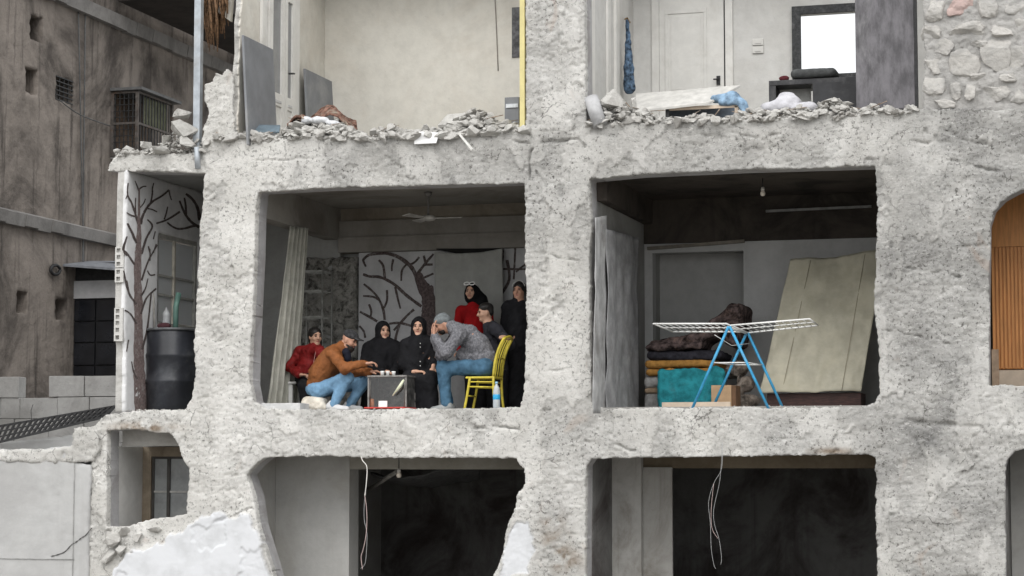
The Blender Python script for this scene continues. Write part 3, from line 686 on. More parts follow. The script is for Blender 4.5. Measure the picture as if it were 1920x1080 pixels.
# hollow blocks at the broken end of that wall
hb0 = xLo + 0.004
for (pa, pb) in ((464, 502), (504, 530), (578, 612), (612, 640)):
    z1, z0 = Z(222, pa), Z(222, pb); n = 3 if pb - pa > 30 else 2; m = MB(); w = xLi - xLo - 0.02
    cx = hb0 + w * 0.38; hs = w * 0.22; dz = (z1 - z0) / n
    zz = [z0]
    for k in range(n): zz += [z0 + dz * (k + .5) - hs, z0 + dz * (k + .5) + hs]
    zz.append(z1)
    for k in range(len(zz) - 1):
        if k % 2 == 0: m.box((hb0, -0.05, zz[k]), (hb0 + w, 0.05, zz[k + 1]))
        else:
            m.box((hb0, -0.05, zz[k]), (cx - hs, 0.05, zz[k + 1])); m.box((cx + hs, -0.05, zz[k]), (hb0 + w, 0.05, zz[k + 1]))
            m.box((cx - hs, 0.03, zz[k]), (cx + hs, 0.045, zz[k + 1]))
    m.build('hollow_block', wallmat('hollow_block_cement', (0.55, 0.54, 0.52), (0.42, 0.41, 0.39), 0.6, 0.2, 3, 0.004, 0), B)
# painted trees: flat bands of paint 3 mm thick
def dense(pts, k=5):
    out = []
    n = len(pts)
    for i in range(n - 1):
        p0, p1, p2, p3 = [np.asarray(pts[j], float) for j in (max(i - 1, 0), i, i + 1, min(i + 2, n - 1))]
        for t in np.linspace(0, 1, k, endpoint=False):
            out.append(0.5 * ((2 * p1) + (-p0 + p2) * t + (2 * p0 - 5 * p1 + 4 * p2 - p3) * t * t + (-p0 + 3 * p1 - 3 * p2 + p3) * t ** 3))
    out.append(np.asarray(pts[-1], float)); return out
rnm = random.Random(5)
def mural(name, parent, mat, strokes, conv, to3, off):
    for w0, w1, pts in strokes:
        m = MB(); d = dense([conv(*p) for p in pts]); n = len(d); o_ = np.asarray(off) * (0.003 + rnm.uniform(0.0, 0.0012)); vs = []
        for i, p in enumerate(d):
            t_ = d[min(i + 1, n - 1)] - d[max(i - 1, 0)]; t_ = t_ / (np.linalg.norm(t_) + 1e-9)
            w_ = (w0 + (w1 - w0) * i / (n - 1)) * rnm.uniform(0.85, 1.12) / 2
            vs += [to3(p[0] - t_[1] * w_, p[1] + t_[0] * w_) + o_, to3(p[0] + t_[1] * w_, p[1] - t_[0] * w_) + o_]
        m.add(vs, [(2 * i, 2 * i + 1, 2 * i + 3, 2 * i + 2) for i in range(n - 1)]); m.build(name, mat, parent)
z8 = lambda a, b: (200 + a / 5.4, 280 + b / 5.4)
z2 = lambda a, b: (a / 2.7, 400 + b / 2.7)
wallpt = lambda a, b: PX(a, b, xLi)
BR8 = [(3, 2, [(330, 400), (365, 378), (400, 375)]), (2.5, 2, [(325, 600), (370, 550), (390, 500)]), (5, 3.5, [(345, 760), (360, 680), (400, 600), (460, 530), (560, 470), (630, 410)]),
       (3.5, 2, [(628, 412), (640, 470), (655, 515)]), (3, 2, [(415, 600), (460, 610), (510, 635)]), (3.5, 2, [(445, 535), (460, 450), (462, 390), (475, 340)]),
       (4.5, 2.5, [(325, 790), (290, 660), (250, 540), (210, 460), (215, 340)]), (2.5, 2, [(210, 460), (190, 505)]), (3, 2, [(285, 680), (240, 665), (200, 640)]), (3, 2, [(292, 650), (288, 570), (292, 490)]),
       (3, 2, [(325, 420), (285, 320)]), (3, 4, [(500, 750), (580, 725), (650, 690), (740, 630)]), (3, 2.5, [(580, 710), (600, 650), (615, 580)]),
       (3, 5, [(610, 740), (660, 780), (720, 805), (790, 800), (860, 780), (915, 770)]), (4, 6, [(735, 520), (790, 650), (860, 740), (940, 790)]), (3.5, 4.5, [(785, 490), (798, 570), (802, 660)]),
       (4, 7, [(800, 450), (870, 510), (920, 600), (940, 720)]), (4.5, 3, [(350, 1060), (400, 900), (460, 780), (410, 710)]), (3.5, 2.5, [(300, 950), (250, 840), (205, 750)]),
       (3.5, 2.5, [(210, 1075), (170, 1025), (205, 880)]), (2.5, 2.5, [(490, 830), (470, 910)]), (3, 2.5, [(420, 980), (440, 1060)]), (3, 2.5, [(500, 960), (470, 1050)])]
BR2 = [(4, 3, [(690, 460), (650, 400), (625, 290)]), (4, 2.5, [(680, 260), (640, 200), (620, 180), (640, 120)]), (4, 2.5, [(690, 150), (670, 100), (645, 50)]), (4, 2.5, [(690, 560), (660, 510), (630, 490)]),
       (4, 3, [(712, 510), (740, 430), (790, 380)]), (4, 2.5, [(715, 340), (750, 240), (795, 160)]), (2.5, 2.5, [(745, 290), (760, 312), (785, 310)]), (2.5, 2, [(758, 240), (758, 180)]),
       (4, 3, [(718, 690), (745, 580), (765, 400)]), (4, 2, [(692, 840), (675, 800), (665, 750)]), (3, 2, [(650, 640), (640, 700)]), (3, 2, [(640, 340), (655, 410)]), (4, 2, [(712, 420), (735, 380), (748, 330)])]
mural('painted_branch', sw, M_TREEP, BR8, z8, wallpt, (1, 0, 0)); mural('painted_branch', sw, M_TREEP, BR2, z2, wallpt, (1, 0, 0))
mural('painted_trunk', sw, M_TREEL, [(24, 15, [(715, 1010), (706, 850), (702, 700), (700, 550), (698, 400)]), (15, 12, [(698, 400), (695, 300), (700, 180)]), (12, 4.5, [(700, 180), (703, 100), (705, 20)])], z2, wallpt, (1, 0, 0))
mural('painted_trunk', sw, M_TREEL, [(7, 3, [(322, 830), (325, 600), (326, 400)])], z8, wallpt, (1, 0, 0))
# window in the side wall: frame, bars, six panes
win = MB(); fx = xLi - 0.05
for (y0, y1, z0, z1) in ((wy0, wy0 + .05, wz0, wz1), (wy1 - .05, wy1, wz0, wz1), (wy0 + .05, wy1 - .05, wz0, wz0 + .05), (wy0 + .05, wy1 - .05, wz1 - .05, wz1)):
    win.box((fx - .05, y0, z0), (fx + .03, y1, z1))
wino = win.build('window', plain('grey_window_frame', (0.34, 0.335, 0.31), 0.6, var=0.2, scale=9), B)
ym = (wy0 + wy1) / 2 - .05; zr = [wz0 + .05, wz0 + .05 + (wz1 - wz0) * .30, wz0 + (wz1 - wz0) * .55, wz1 - .05]
MB().box((fx - .04, ym - .02, wz0 + .05), (fx + .02, ym + .02, wz1 - .05)).build('mullion', plain('pale_mullion', (0.45, 0.42, 0.36), 0.6), wino)
for z_ in zr[1:3]: MB().box((fx - .03, wy0 + .05, z_ - .014), (fx + .012, ym - .02, z_ + .014)).box((fx - .03, ym + .02, z_ - .014), (fx + .012, wy1 - .05, z_ + .014)).build('transom', MATS['grey_window_frame'], wino)
for a, b in ((wy0 + .05, ym - .02), (ym + .02, wy1 - .05)):
    for c, d in zip(zr[:-1], zr[1:]): MB().box((fx - .022, a, c + .014), (fx - .012, b, d - .014)).build('pane', M_MILKY, wino)

xb = X(497, .34) ; xrB = X(1003)
wall('back_wall', M_GREYWALL, B, 'y', YB, .2, xLi, xb - .002, ZMID, 6.235)
# beam over the left side of the first room
zb = Z(500, 409, .34)
MB().box((xb - .22, 0.345, zb), (xb, YB - .004, 6.027)).build('beam', M_CEIL, B)
# back wall of the first room: upper stained part, painted lower part
zu = Z(800, 470, YB)
wall('back_wall', M_BROWNWALL, B, 'y', YB, .2, xb, X(1003), zu, 6.03)
MB().box((xb, YB - .09, zu), (X(1003), YB - .003, zu + .20)).box((xb, YB - .05, zu + .20), (X(1003), YB - .003, zu + .42)).build('beam', wallmat('room_beam', (0.29, 0.275, 0.25), (0.19, 0.175, 0.15), 0.7, 0.2, 1.0, 0.004, .3), B)
xm = X(672, YB)
bw = wall('mural_wall', M_MURALWALL, B, 'y', YB, .2, xm, X(1003), ZMID, zu - .003)
plate('rough_masonry', M_ROUGHDARK, B, [(X(550, YB), ZMID - .05), (xm - .01, ZMID - .05), (xm - .01, Z(640, 482, YB)), (X(550, YB), Z(560, 486, YB))], [], 0.03,
      lambda u, v, d: np.stack([u, YB - .05 + d, v], 1), depth=.2, rough=0.065, jag=0.02, edge=0.03, seed=61)
wall('back_wall', M_GREYWALL, B, 'y', YB + .12, .2, xb, xm, ZMID, zu - .003)
z7 = lambda a, b: (460 + a / 3.556, 330 + b / 3.556)
backpt = lambda a, b: P(a, b, YB)
BR7 = [(5, 9, [(785, 560), (830, 525), (930, 515), (1020, 540), (1100, 600), (1140, 670), (1165, 760)]), (5, 4, [(785, 555), (792, 580), (805, 605)]), (4, 5, [(890, 560), (920, 600), (930, 680)]),
       (4.5, 3.5, [(987, 555), (978, 600), (978, 635)]), (4.5, 3.5, [(1075, 590), (1045, 630), (1040, 700)]), (5, 6, [(785, 655), (830, 670), (900, 675), (990, 720), (1080, 800), (1175, 870)]),
       (4, 5, [(790, 720), (850, 770), (890, 820), (920, 890), (930, 960)]), (4, 4, [(785, 800), (850, 805), (890, 825)]), (5, 3.5, [(1000, 740), (1020, 830), (1035, 885)]), (4, 4, [(945, 760), (945, 830), (925, 880)]),
       (5, 5, [(765, 905), (830, 940), (880, 970)]), (4, 4, [(825, 855), (840, 900), (835, 940)]), (5, 4, [(1125, 890), (1080, 930), (1030, 985), (990, 1030)]), (4.5, 5, [(960, 985), (1030, 980), (1110, 1000)]),
       (4, 4, [(760, 1000), (790, 1035), (800, 1080)]), (6, 4, [(1150, 650), (1195, 590), (1255, 520)]), (5, 4, [(1205, 590), (1190, 530)]), (5, 4, [(1105, 590), (1135, 570), (1160, 540)]), (4.5, 4, [(1195, 592), (1250, 590)]),
       (4.5, 4, [(1165, 690), (1210, 670), (1255, 650)]), (4, 4, [(1722, 470), (1715, 560), (1700, 660)]), (6, 5, [(1745, 560), (1760, 690), (1700, 800)]), (4, 4, [(1805, 640), (1840, 610), (1880, 580)]),
       (4, 4, [(1800, 480), (1795, 600), (1790, 690)]), (4, 4, [(1720, 620), (1870, 622)]), (3, 3, [(1340, 850), (1345, 900)]), (9, 9, [(1395, 860), (1400, 960)]), (5, 5, [(1270, 870), (1290, 930)]),
       (4.5, 5, [(880, 1050), (930, 1120), (940, 1200)]), (5, 5, [(1030, 990), (1000, 1100), (1010, 1250)])]
mural('painted_branch', bw, M_TREEP, BR7, z7, backpt, (0, -1, 0))
mural('painted_trunk', bw, plain('mural_dark_trunk', (0.10, 0.076, 0.074), 0.85, var=0.5, scale=30), [(10, 26, [(1150, 640), (1170, 700), (1200, 760)]), (26, 31, [(1200, 740), (1225, 830), (1232, 900)]), (31, 24, [(1232, 890), (1222, 980), (1205, 1080), (1205, 1300)])], z7, backpt, (0, -1, 0))
# partitions between the rooms
wall('partition_wall', M_GREYWALL, B, 'x', X(1003), X(1106) - X(1003) - .004, .335, 3.2, ZMID, 6.03)
wall('partition_wall', M_GREYWALL, B, 'x', X(1654), X(1846) - X(1654), .335, 3.2, ZMID, 6.03)
# second room: sooty upper wall over a grey wall with a deep niche
x20, x21 = X(1106), X(1654)
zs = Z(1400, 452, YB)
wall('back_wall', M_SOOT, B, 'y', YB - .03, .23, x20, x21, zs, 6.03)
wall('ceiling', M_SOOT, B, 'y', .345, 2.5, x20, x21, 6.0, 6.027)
MB().box((x20, .345, zs + .25), (x20 + .12, 2.86, 5.997)).build('beam', M_SOOT, B)
nx0, nx1 = X(1224, YB), X(1395, YB)
wall('back_wall', wallmat('room_two_plaster', (0.50, 0.50, 0.495), (0.38, 0.38, 0.37), 0.6, 0.15, 0.9, 0.003, .3), B, 'y', YB, .2, x20, x21, ZMID, zs - .003, [(nx0, nx1, ZMID - 1, zs - .12)])
wall('niche_wall', wallmat('niche_plaster', (0.46, 0.46, 0.45), (0.34, 0.34, 0.33), .6, .15, 1, .003, .3), B, 'y', YB + .45, .1, x20, nx1 + .3, ZMID, zs + .1)
MB().box((nx0 - .12, YB + .202, ZMID), (nx0 - .002, YB + .448, zs)).box((nx1 + .002, YB + .202, ZMID), (nx1 + .1, YB + .448, zs)).box((nx0 - .12, YB + .202, zs - .1), (nx1 + .1, YB + .448, zs + .1)).build('niche_side', M_GREYWALL, B)
MB().bar(P(1214, 466, YB - .03), P(1396, 452, YB - .03), .05, .04).build('niche_lintel', plain('dusty_batten', (0.20, 0.18, 0.15), 0.8), B)
MB().bar(P(1436, 396, YB - .06), P(1634, 387, YB - .06), .03, .03).build('conduit', plain('grey_conduit', (0.24, 0.24, 0.235), 0.6), B)
# third room, at the right edge
wall('back_wall', M_GREYWALL, B, 'y', YB, .2, X(1846) + .002, XEND, ZMID, 6.03)
wall('end_wall', M_GREYWALL, B, 'x', XEND - .002, .2, .335, 6.0, ZLOW, 9.4)
# ---- lower storey
wall('side_wall', M_WHITE, B, 'x', X(150), X(203) - X(150), .20, 5.0, ZLOW, 2.855)
lb = 1.0
lw = (X(287, lb), X(352, lb) + .08, Z(300, 985, lb), Z(300, 856, lb))
wall('bay_back_wall', wallmat('brown_bay_wall', (0.30, 0.25, 0.19), (0.17, 0.13, 0.09), .8, .2, 2, .005, .2), B, 'y', lb, .15, X(203) + .003, X(430), ZLOW, 2.855, [lw])
wf = MB()
for (a, b, c, d) in ((lw[0], lw[0] + .03, lw[2], lw[3]), (lw[1] - .03, lw[1], lw[2], lw[3]), (lw[0] + .03, lw[1] - .03, lw[3] - .03, lw[3]), (lw[0] + .03, lw[1] - .03, lw[2], lw[2] + .03)): wf.box((a, lb + .03, c), (b, lb + .08, d))
wfo = wf.build('window', plain('dark_window_frame', (0.06, 0.055, 0.05), .6), B)
mx = X(318, lb); tz = Z(300, 922, lb)
MB().box((mx - .02, lb + .025, lw[2] + .03), (mx + .02, lb + .085, lw[3] - .03)).build('mullion', MATS['dark_window_frame'], wfo)
for a, b in ((lw[0] + .03, mx - .02), (mx + .02, lw[1] - .03)):
    MB().box((a, lb + .03, tz - .012), (b, lb + .08, tz + .012)).build('transom', plain('pale_transom', (.4, .39, .37), .6), wfo)
    for c, d in ((lw[2] + .03, tz - .012), (tz + .012, lw[3] - .03)): MB().box((a, lb + .05, c), (b, lb + .06, d)).build('pane', M_DUSTY, wfo)
xa = X(480, .34)
wall('partition_wall', M_LOWGREY, B, 'x', X(400), xa - X(400), .345, 5.0, ZLOW, 2.855)
wall('partition_wall', M_LOWGREY, B, 'y', 1.0, .33, xa + .003, X(657, 1.0), ZLOW, 2.857)
MB().box((X(657, 1.0) + .003, 1.0, Z(800, 880, 1.0)), (X(1010), 1.3, 2.857)).build('beam', wallmat('lower_beam', (0.30, 0.285, 0.25), (0.20, 0.185, 0.15), .7, .2, 1.2, .004, .2), B)
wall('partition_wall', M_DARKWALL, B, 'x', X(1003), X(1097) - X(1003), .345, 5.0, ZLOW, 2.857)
MB().box((X(1100), 1.45, Z(1400, 878, 1.45)), (X(1652), 1.75, 2.857)).build('beam', wallmat('brown_lower_beam', (0.20, 0.165, 0.12), (0.12, 0.095, 0.065), .8, .2, 1.2, .004, .2), B)
MB().box((X(1136, 1.3), 1.3, ZLOW), (X(1200, 1.3), 1.44, 2.857)).build('column', wallmat('stained_white_column', (0.47, 0.46, 0.44), (0.17, 0.15, 0.12), .75, .2, .9, .004, .5), B)
MB().box((X(1200, 1.3) + .003, 1.40, ZLOW), (X(1258, 1.4), 1.445, 2.6)).build('pilaster', wallmat('stained_pilaster', (0.38, 0.37, 0.35), (0.14, 0.12, 0.09), .8, .2, .9, .004, .5), B)
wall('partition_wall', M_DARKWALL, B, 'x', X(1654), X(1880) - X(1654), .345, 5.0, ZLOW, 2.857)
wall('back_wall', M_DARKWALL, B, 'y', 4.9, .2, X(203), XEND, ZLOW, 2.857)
wall('back_wall', M_LOWGREY, B, 'y', .9, .2, X(1880) + .003, XEND, ZLOW, 2.857)
# ---- upper storey
xT = X(441)
tw = plate('side_wall', M_CREAM, B, [(0.03, 6.47), (0.02, 6.85), (0.05, 7.05), (0.02, 7.4), (0.07, 7.62), (0.05, 8.0), (0.10, 8.2), (0.12, 8.9), (0.1, 9.3), (2.9, 9.4), (2.9, 6.47)], [], 0.02,
           lambda u, v, d: np.stack([xT - d, u, v], 1), depth=.08, rough=0.003, jag=0.022, edge=0.012, seed=31, rings=5, edge_mat=M_RUBBLE)
wall('back_wall', M_CREAM, B, 'y', YB, .2, xT - .14, X(1003), 6.465, 9.4)
wh = (X(1498, YB), X(1650, YB), Z(1550, 143, YB), Z(1550, 22, YB))
xR = X(1099, .34)
wall('back_wall', M_WHITE, B, 'y', YB, .2, X(1003) + .004, XEND, 6.465, 9.4, [wh])
wall('partition_wall', M_WHITE, B, 'x', X(1003), xR - X(1003), .345, YB - .003, 6.465, 9.4)
wall('partition_wall', M_WHITE, B, 'x', X(1750), .2, .345, YB - .003, 6.465, 9.4)
MB().box((X(440), 2.0, 9.41), (XEND, 3.2, 9.6)).build('roof_slab', M_CEIL, B)
# window of the upper right room, its frame burnt black
wf = MB(); t = .07
wf.box((wh[0] - .04, YB - .06, wh[2] - .03), (wh[0] + t, YB - .003, wh[3] + .08)).box((wh[0] + t, YB - .06, wh[3] - .02), (wh[1], YB - .003, wh[3] + .08)).box((wh[0] + t, YB - .05, wh[2] - .05), (wh[1], YB - .003, wh[2] + .02))
wf.build('window_frame', plain('charred_frame', (0.035, 0.036, 0.038), .7, var=.5, scale=25, dirt=(.2, .2, .2), dirt_amt=.2, bump=.003), B)
# double door with frosted panes on the left wall
def ybox(m, pa, pb, z0, z1, x0, x1):
    m.box((x0, YX(pa, xT, 120), z0), (x1, YX(pb, xT, 120), z1)); return m
dr = MB(); x0 = xT + .002
ybox(dr, 486, 495, 6.46, 8.75, x0, x0 + .04); ybox(dr, 547, 556, 6.46, 8.75, x0, x0 + .04)
dr.box((x0, YX(495, xT, 120), 8.68), (x0 + .04, YX(547, xT, 120), 8.75))
dr = dr.build('door_frame', M_WOODW, B)
def leaf(pa, pb, ga, gb, name):
    m = MB(); zg0 = float(PX(515, 176, xT)[2]); zt = 8.66
    ybox(m, pa, ga, 6.50, zt, x0 + .01, x0 + .055); ybox(m, gb, pb, 6.50, zt, x0 + .01, x0 + .055)
    ybox(m, ga, gb, zg0 - .16, zg0, x0 + .01, x0 + .055); ybox(m, ga, gb, 6.50, 6.6, x0 + .01, x0 + .055); ybox(m, ga, gb, 8.55, zt, x0 + .01, x0 + .055)
    o = m.build(name, M_WOODW, dr)
    ybox(MB(), ga, gb, zg0, 8.55, x0 + .02, x0 + .03).build('pane', M_FROST, dr); ybox(MB(), ga, gb, 6.6, zg0 - .16, x0 + .02, x0 + .04).build('lower_panel', M_WOODW, dr)
    ybox(MB(), ga + 1, gb - 1, zg0 - .12, zg0 - .09, x0 + .055, x0 + .062).build('rail_moulding', M_WOODG, dr)
    return o
leaf(497, 527, 504, 521, 'door_leaf'); leaf(528, 546, 532, 541, 'door_leaf')
MB().tube([(x0 + .055, YX(529.5, xT), float(PX(530, 137, xT)[2])), (x0 + .10, YX(529.5, xT), float(PX(530, 137, xT)[2])), (x0 + .10, YX(534, xT), float(PX(534, 137, xT)[2]))], .012, 6).build('handle', M_IRON, dr)
# panelled door in the upper right room
dx0, dx1 = X(1240, YB), X(1362, YB); dz1 = Z(1300, -2, YB)
m = MB(); y1 = YB - .002
m.box((X(1226, YB), y1 - .03, 6.46), (dx0 - .003, y1, dz1 + .1)).box((dx1 + .02, y1 - .03, 6.46), (X(1379, YB), y1, dz1 + .1)).box((dx0, y1 - .03, dz1 + .02), (dx1 + .02, y1, dz1 + .1))
df = m.build('door_frame', M_WOODW, B)
MB().box((dx1 + .002, y1 - .012, 6.46), (dx1 + .019, y1 - .002, dz1 + .02)).build('door_gap', M_IRON, df)
dl = MB().box((dx0, y1 - .022, 6.49), (dx1, y1 - .002, dz1 + .01)).build('door_leaf', M_WOODW, df)
m = MB()
for (a, b, c, d) in ((1251, 1330, 16, 25), (1251, 1330, 172, 180)): m.box((X(a, YB), y1 - .034, Z(1300, d, YB)), (X(b, YB), y1 - .0225, Z(1300, c, YB)))
for a in (1251, 1324): m.box((X(a, YB), y1 - .034, Z(1300, 172, YB)), (X(a + 6, YB), y1 - .0225, Z(1300, 25, YB)))
m.box((X(1262, YB), y1 - .030, Z(1300, 168, YB)), (X(1319, YB), y1 - .0225, Z(1300, 30, YB))).build('panel_moulding', M_WOODW, df, bevel=.006)
MB().box((X(1348, YB), y1 - .036, Z(1350, 160, YB)), (X(1355, YB), y1 - .0225, Z(1350, 143, YB))).tube([(X(1351, YB), y1 - .03, Z(1350, 150, YB)), (X(1351, YB), y1 - .07, Z(1350, 150, YB)), (X(1343, YB), y1 - .07, Z(1350, 150, YB))], .01, 6).build('handle', M_IRON, df)
for c, d in ((73, 85), (87, 100)):
    o = MB().box((X(1416, YB), y1 - .02, Z(1425, d, YB)), (X(1437, YB), y1, Z(1425, c, YB))).build('light_switch', plain('switch_plastic', (0.60, 0.59, 0.56), .4, var=.04), B, bevel=.004)
    MB().box((X(1421, YB), y1 - .028, Z(1425, d - 3, YB)), (X(1432, YB), y1 - .021, Z(1425, c + 3, YB))).build('rocker', MATS['switch_plastic'], o)
# trim of the doorway in the left wall of that room
for pa, pb, th in ((1106, 1112, .025), (1136, 1141, .03), (1150, 1156, .04)):
    MB().box((xR + .002, YX(pa, xR, 100), 6.46), (xR + th, YX(pb, xR, 100), 9.0)).build('door_trim', M_WOODW, B)
# yellow painted corner strip, right end of the upper left room
MB().box((X(975), -.01, 6.49), (X(984), .36, 9.1)).build('painted_strip', M_YSTRIP, B)
# cracks and burnt patch
MB().box((X(963, YB) - .02, YB - .012, Z(968, 108, YB)), (X(976, YB), YB - .002, Z(968, 14, YB))).build('burnt_niche', plain('burnt_grey', (0.10, 0.10, 0.105), .9, var=.5, scale=12), B)
MB().tube([P(928, -5, YB - .01), P(931, 60, YB - .01), P(934, 133, YB - .01)], .006, 5).build('wall_wire', plain('thin_dark_cable', (.22, .20, .18), .7), B)

# ------------------------------------------------------------------ the stained house on the left
XN = -15.05
N = thing('neighbour_house', (XN, 7, 0), 'dark stained house with small windows and a caged window behind, at the left', 'house')
ny = lambda px, py=300: float(PX(px, py, XN)[1]); nz = lambda px, py: float(PX(px, py, XN)[2])
nh = []
for (a, b, c, d) in ((52, 76, 28, 76), (46, 68, 127, 176), (103, 135, 147, 190), (37, 57, 547, 588), (109, 131, 562, 601)):
    nh.append((ny(a), ny(b), nz((a + b) / 2, d), nz((a + b) / 2, c)))
def nplace(u, v, d): return np.stack([XN - d, u, v], 1)
plate('wall', M_NEIGH, N, [(0.2, 0), (15, 0), (15, 12), (0.2, 12)], [[(h[0], h[2]), (h[1], h[2]), (h[1], h[3]), (h[0], h[3])] for h in nh], 0.04, nplace, depth=.35, rough=0.011, jag=0.014, edge=0.02, seed=51)
wall('reveal_wall', M_NEIGHL, N, 'x', XN - .5, .16, 0.2, 15, 0, 12, [nh[0], nh[1]])
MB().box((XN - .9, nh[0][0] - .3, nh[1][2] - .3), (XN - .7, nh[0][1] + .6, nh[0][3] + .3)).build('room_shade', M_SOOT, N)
for (a, b, t) in ((397, 442, .16), (-22, 8, .16)):       # string courses
    y0, y1 = 0.2, 15
    zA = nz(0, 392) if a == 397 else nz(185, 14); zB = zA - (.19 if a == 397 else .22)
    m = MB(); r5 = random.Random(8); yy = y0
    while yy < y1:
        y2 = min(yy + r5.uniform(.25, .6), y1); k5 = r5.uniform(-.012, .012)
        m.hexa([(XN, yy, zB + k5), (XN + .10 + k5, yy, zB + k5), (XN + .10 + k5, y2, zB + k5), (XN, y2, zB + k5)], [(XN, yy, zA + .03), (XN + .13 + k5, yy, zA - .02), (XN + .13 + k5, y2, zA - .02), (XN, y2, zA + .03)]); yy = y2
    o5 = m.build('string_course', M_NEIGHL, N); o5['kind'] = 'stuff'
g = nh[2]; gm = (g[0] + g[1]) / 2
m = MB()
for k in range(5): m.box((XN - .03, g[0] + (g[1] - g[0]) * k / 4 - .008, g[2]), (XN - .014, g[0] + (g[1] - g[0]) * k / 4 + .008, g[3]))
for k in range(6): m.box((XN - .012, g[0], g[2] + (g[3] - g[2]) * k / 5 - .008), (XN + .002, g[1], g[2] + (g[3] - g[2]) * k / 5 + .008))
m.build('window_grille', M_IRON, N)
MB().box((XN - .30, g[0], g[2]), (XN - .26, g[1], g[3])).build('blocked_window', M_NEIGHL, N)
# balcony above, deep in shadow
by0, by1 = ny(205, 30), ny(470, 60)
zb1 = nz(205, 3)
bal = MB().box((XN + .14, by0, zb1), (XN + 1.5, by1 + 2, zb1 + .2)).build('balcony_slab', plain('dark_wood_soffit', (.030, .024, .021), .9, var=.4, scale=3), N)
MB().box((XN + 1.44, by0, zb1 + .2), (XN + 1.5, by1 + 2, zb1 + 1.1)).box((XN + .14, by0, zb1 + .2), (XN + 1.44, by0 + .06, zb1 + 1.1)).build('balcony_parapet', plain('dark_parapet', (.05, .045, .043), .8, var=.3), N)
# caged bay window
cy = ny(208, 230); cx1 = float(P(257, 230, cy)[0]); cy2 = float(PX(322, 230, cx1)[1]); cz1 = float(P(256, 172, cy)[2]); cz0 = float(P(230, 290, cy)[2])
M_RUSTY = plain('rusty_grille', (.085, .075, .068), .8, var=.4, scale=14, dirt=(.12, .06, .03), dirt_amt=.3)
cg = MB()
for (a, b) in (((XN, cy), (cx1, cy)), ((cx1, cy), (cx1, cy2))):
    for z_ in (cz0, (cz0 + cz1) / 2, cz1): cg.bar((a[0], a[1], z_), (b[0], b[1], z_), .035)
for p in ((XN + .03, cy), (cx1, cy), (cx1, cy2)): cg.bar((p[0], p[1], cz0), (p[0], p[1], cz1), .045)
cgo = cg.build('window_cage', M_RUSTY, N)
for k in range(1, 6):
    x_ = XN + (cx1 - XN) * k / 6; MB().bar((x_, cy, cz0), (x_, cy, cz1), .014).build('bar', M_IRON, cgo)
for k in range(1, 12):
    y_ = cy + (cy2 - cy) * k / 12; MB().bar((cx1, y_, cz0), (cx1, y_, cz1), .014).build('bar', M_IRON, cgo)
for k in range(1, 10):
    z_ = cz0 + (cz1 - cz0) * k / 10; MB().bar((XN, cy - .012, z_), (cx1, cy - .012, z_), .010).build('bar', M_IRON, cgo)
MB().box((XN, cy - .06, cz1 + .025), (cx1 + .1, cy2 + .15, cz1 + .07)).build('cage_roof', plain('rusty_sheet', (.10, .10, .10), .7), cgo)
MB().box((XN + .002, cy + .1, cz0 - .02), (XN + .05, cy2, cz1)).build('shutter', plain('brown_shutter', (.085, .055, .035), .8, var=.5, scale=9), cgo)
MB().box((cx1 - .05, cy + .3, cz1 - .45), (cx1 - .035, cy2 - .1, cz1 - .03)).build('awning_cloth', plain('olive_cloth', (.10, .105, .065), .9, var=.4, scale=6), cgo)
MB().box((XN, cy, cz0 - .06), (cx1, cy2, cz0 - .022)).build('cage_floor', M_NEIGHL, cgo)
# enclosed box balcony lower down: pale head panel over rows of black panes
ey = ny(137, 600); ex1 = X(252, ey); xs = [XN + .004, X(179, ey), ex1]
ebz = lambda py: Z(180, py, ey)
eb = MB().box((XN + .002, ey + .05, ebz(705)), (ex1, ey + 1.3, ebz(492))).build('box_balcony', M_IRON, N)
MB().box((XN + .002, ey, ebz(559)), (ex1, ey + .045, ebz(526))).build('head_panel', plain('dull_white_panel', (.40, .40, .405), .6, var=.1), eb)
rows = [561, 602, 642, 685, 705]
for k, (a, b) in enumerate(zip(rows[:-1], rows[1:])):
    for q in (0, 1): MB().box((xs[q] + .012, ey + .005, ebz(b) + .012), (xs[q + 1] - .012, ey + .04, ebz(a) - .012)).build('pane', M_BLACKG, eb)
MB().add([(XN, ey - .35, ebz(498)), (ex1, ey - .35, ebz(510)), (ex1, ey + .5, ebz(486)), (XN, ey + .5, ebz(482)), (XN, ey - .35, ebz(502)), (ex1, ey - .35, ebz(514)), (ex1, ey + .5, ebz(490)), (XN, ey + .5, ebz(486))],
         [(0, 1, 2, 3), (7, 6, 5, 4), (0, 4, 5, 1), (1, 5, 6, 2), (2, 6, 7, 3), (3, 7, 4, 0)]).build('awning_sheet', plain('blue_grey_sheet', (.20, .21, .23), .6, var=.2), eb)
for px_ in (160, 147):
    pts = [PX(px_ + (2 if px_ == 147 else -1) * k, 20 + k * 95, XN + .03 + .02 * (k % 2)) for k in range(7)]
    MB().tube(dense(pts, 4), .012, 5).build('drop_cable', plain('old_cable', (.10, .10, .10), .7), N)
MB().tube(dense([PX(112, 188, XN + .02), PX(150, 215, XN + .1), PX(206, 236, XN + .05)], 5), .01, 5).build('slack_cable', MATS['old_cable'], N)
MB().tube(dense([PX(104 + 9 * math.cos(k), 506 + 9 * math.sin(k), XN + .05) for k in range(7)], 4), .025, 6).build('cable_coil', M_IRON, N)
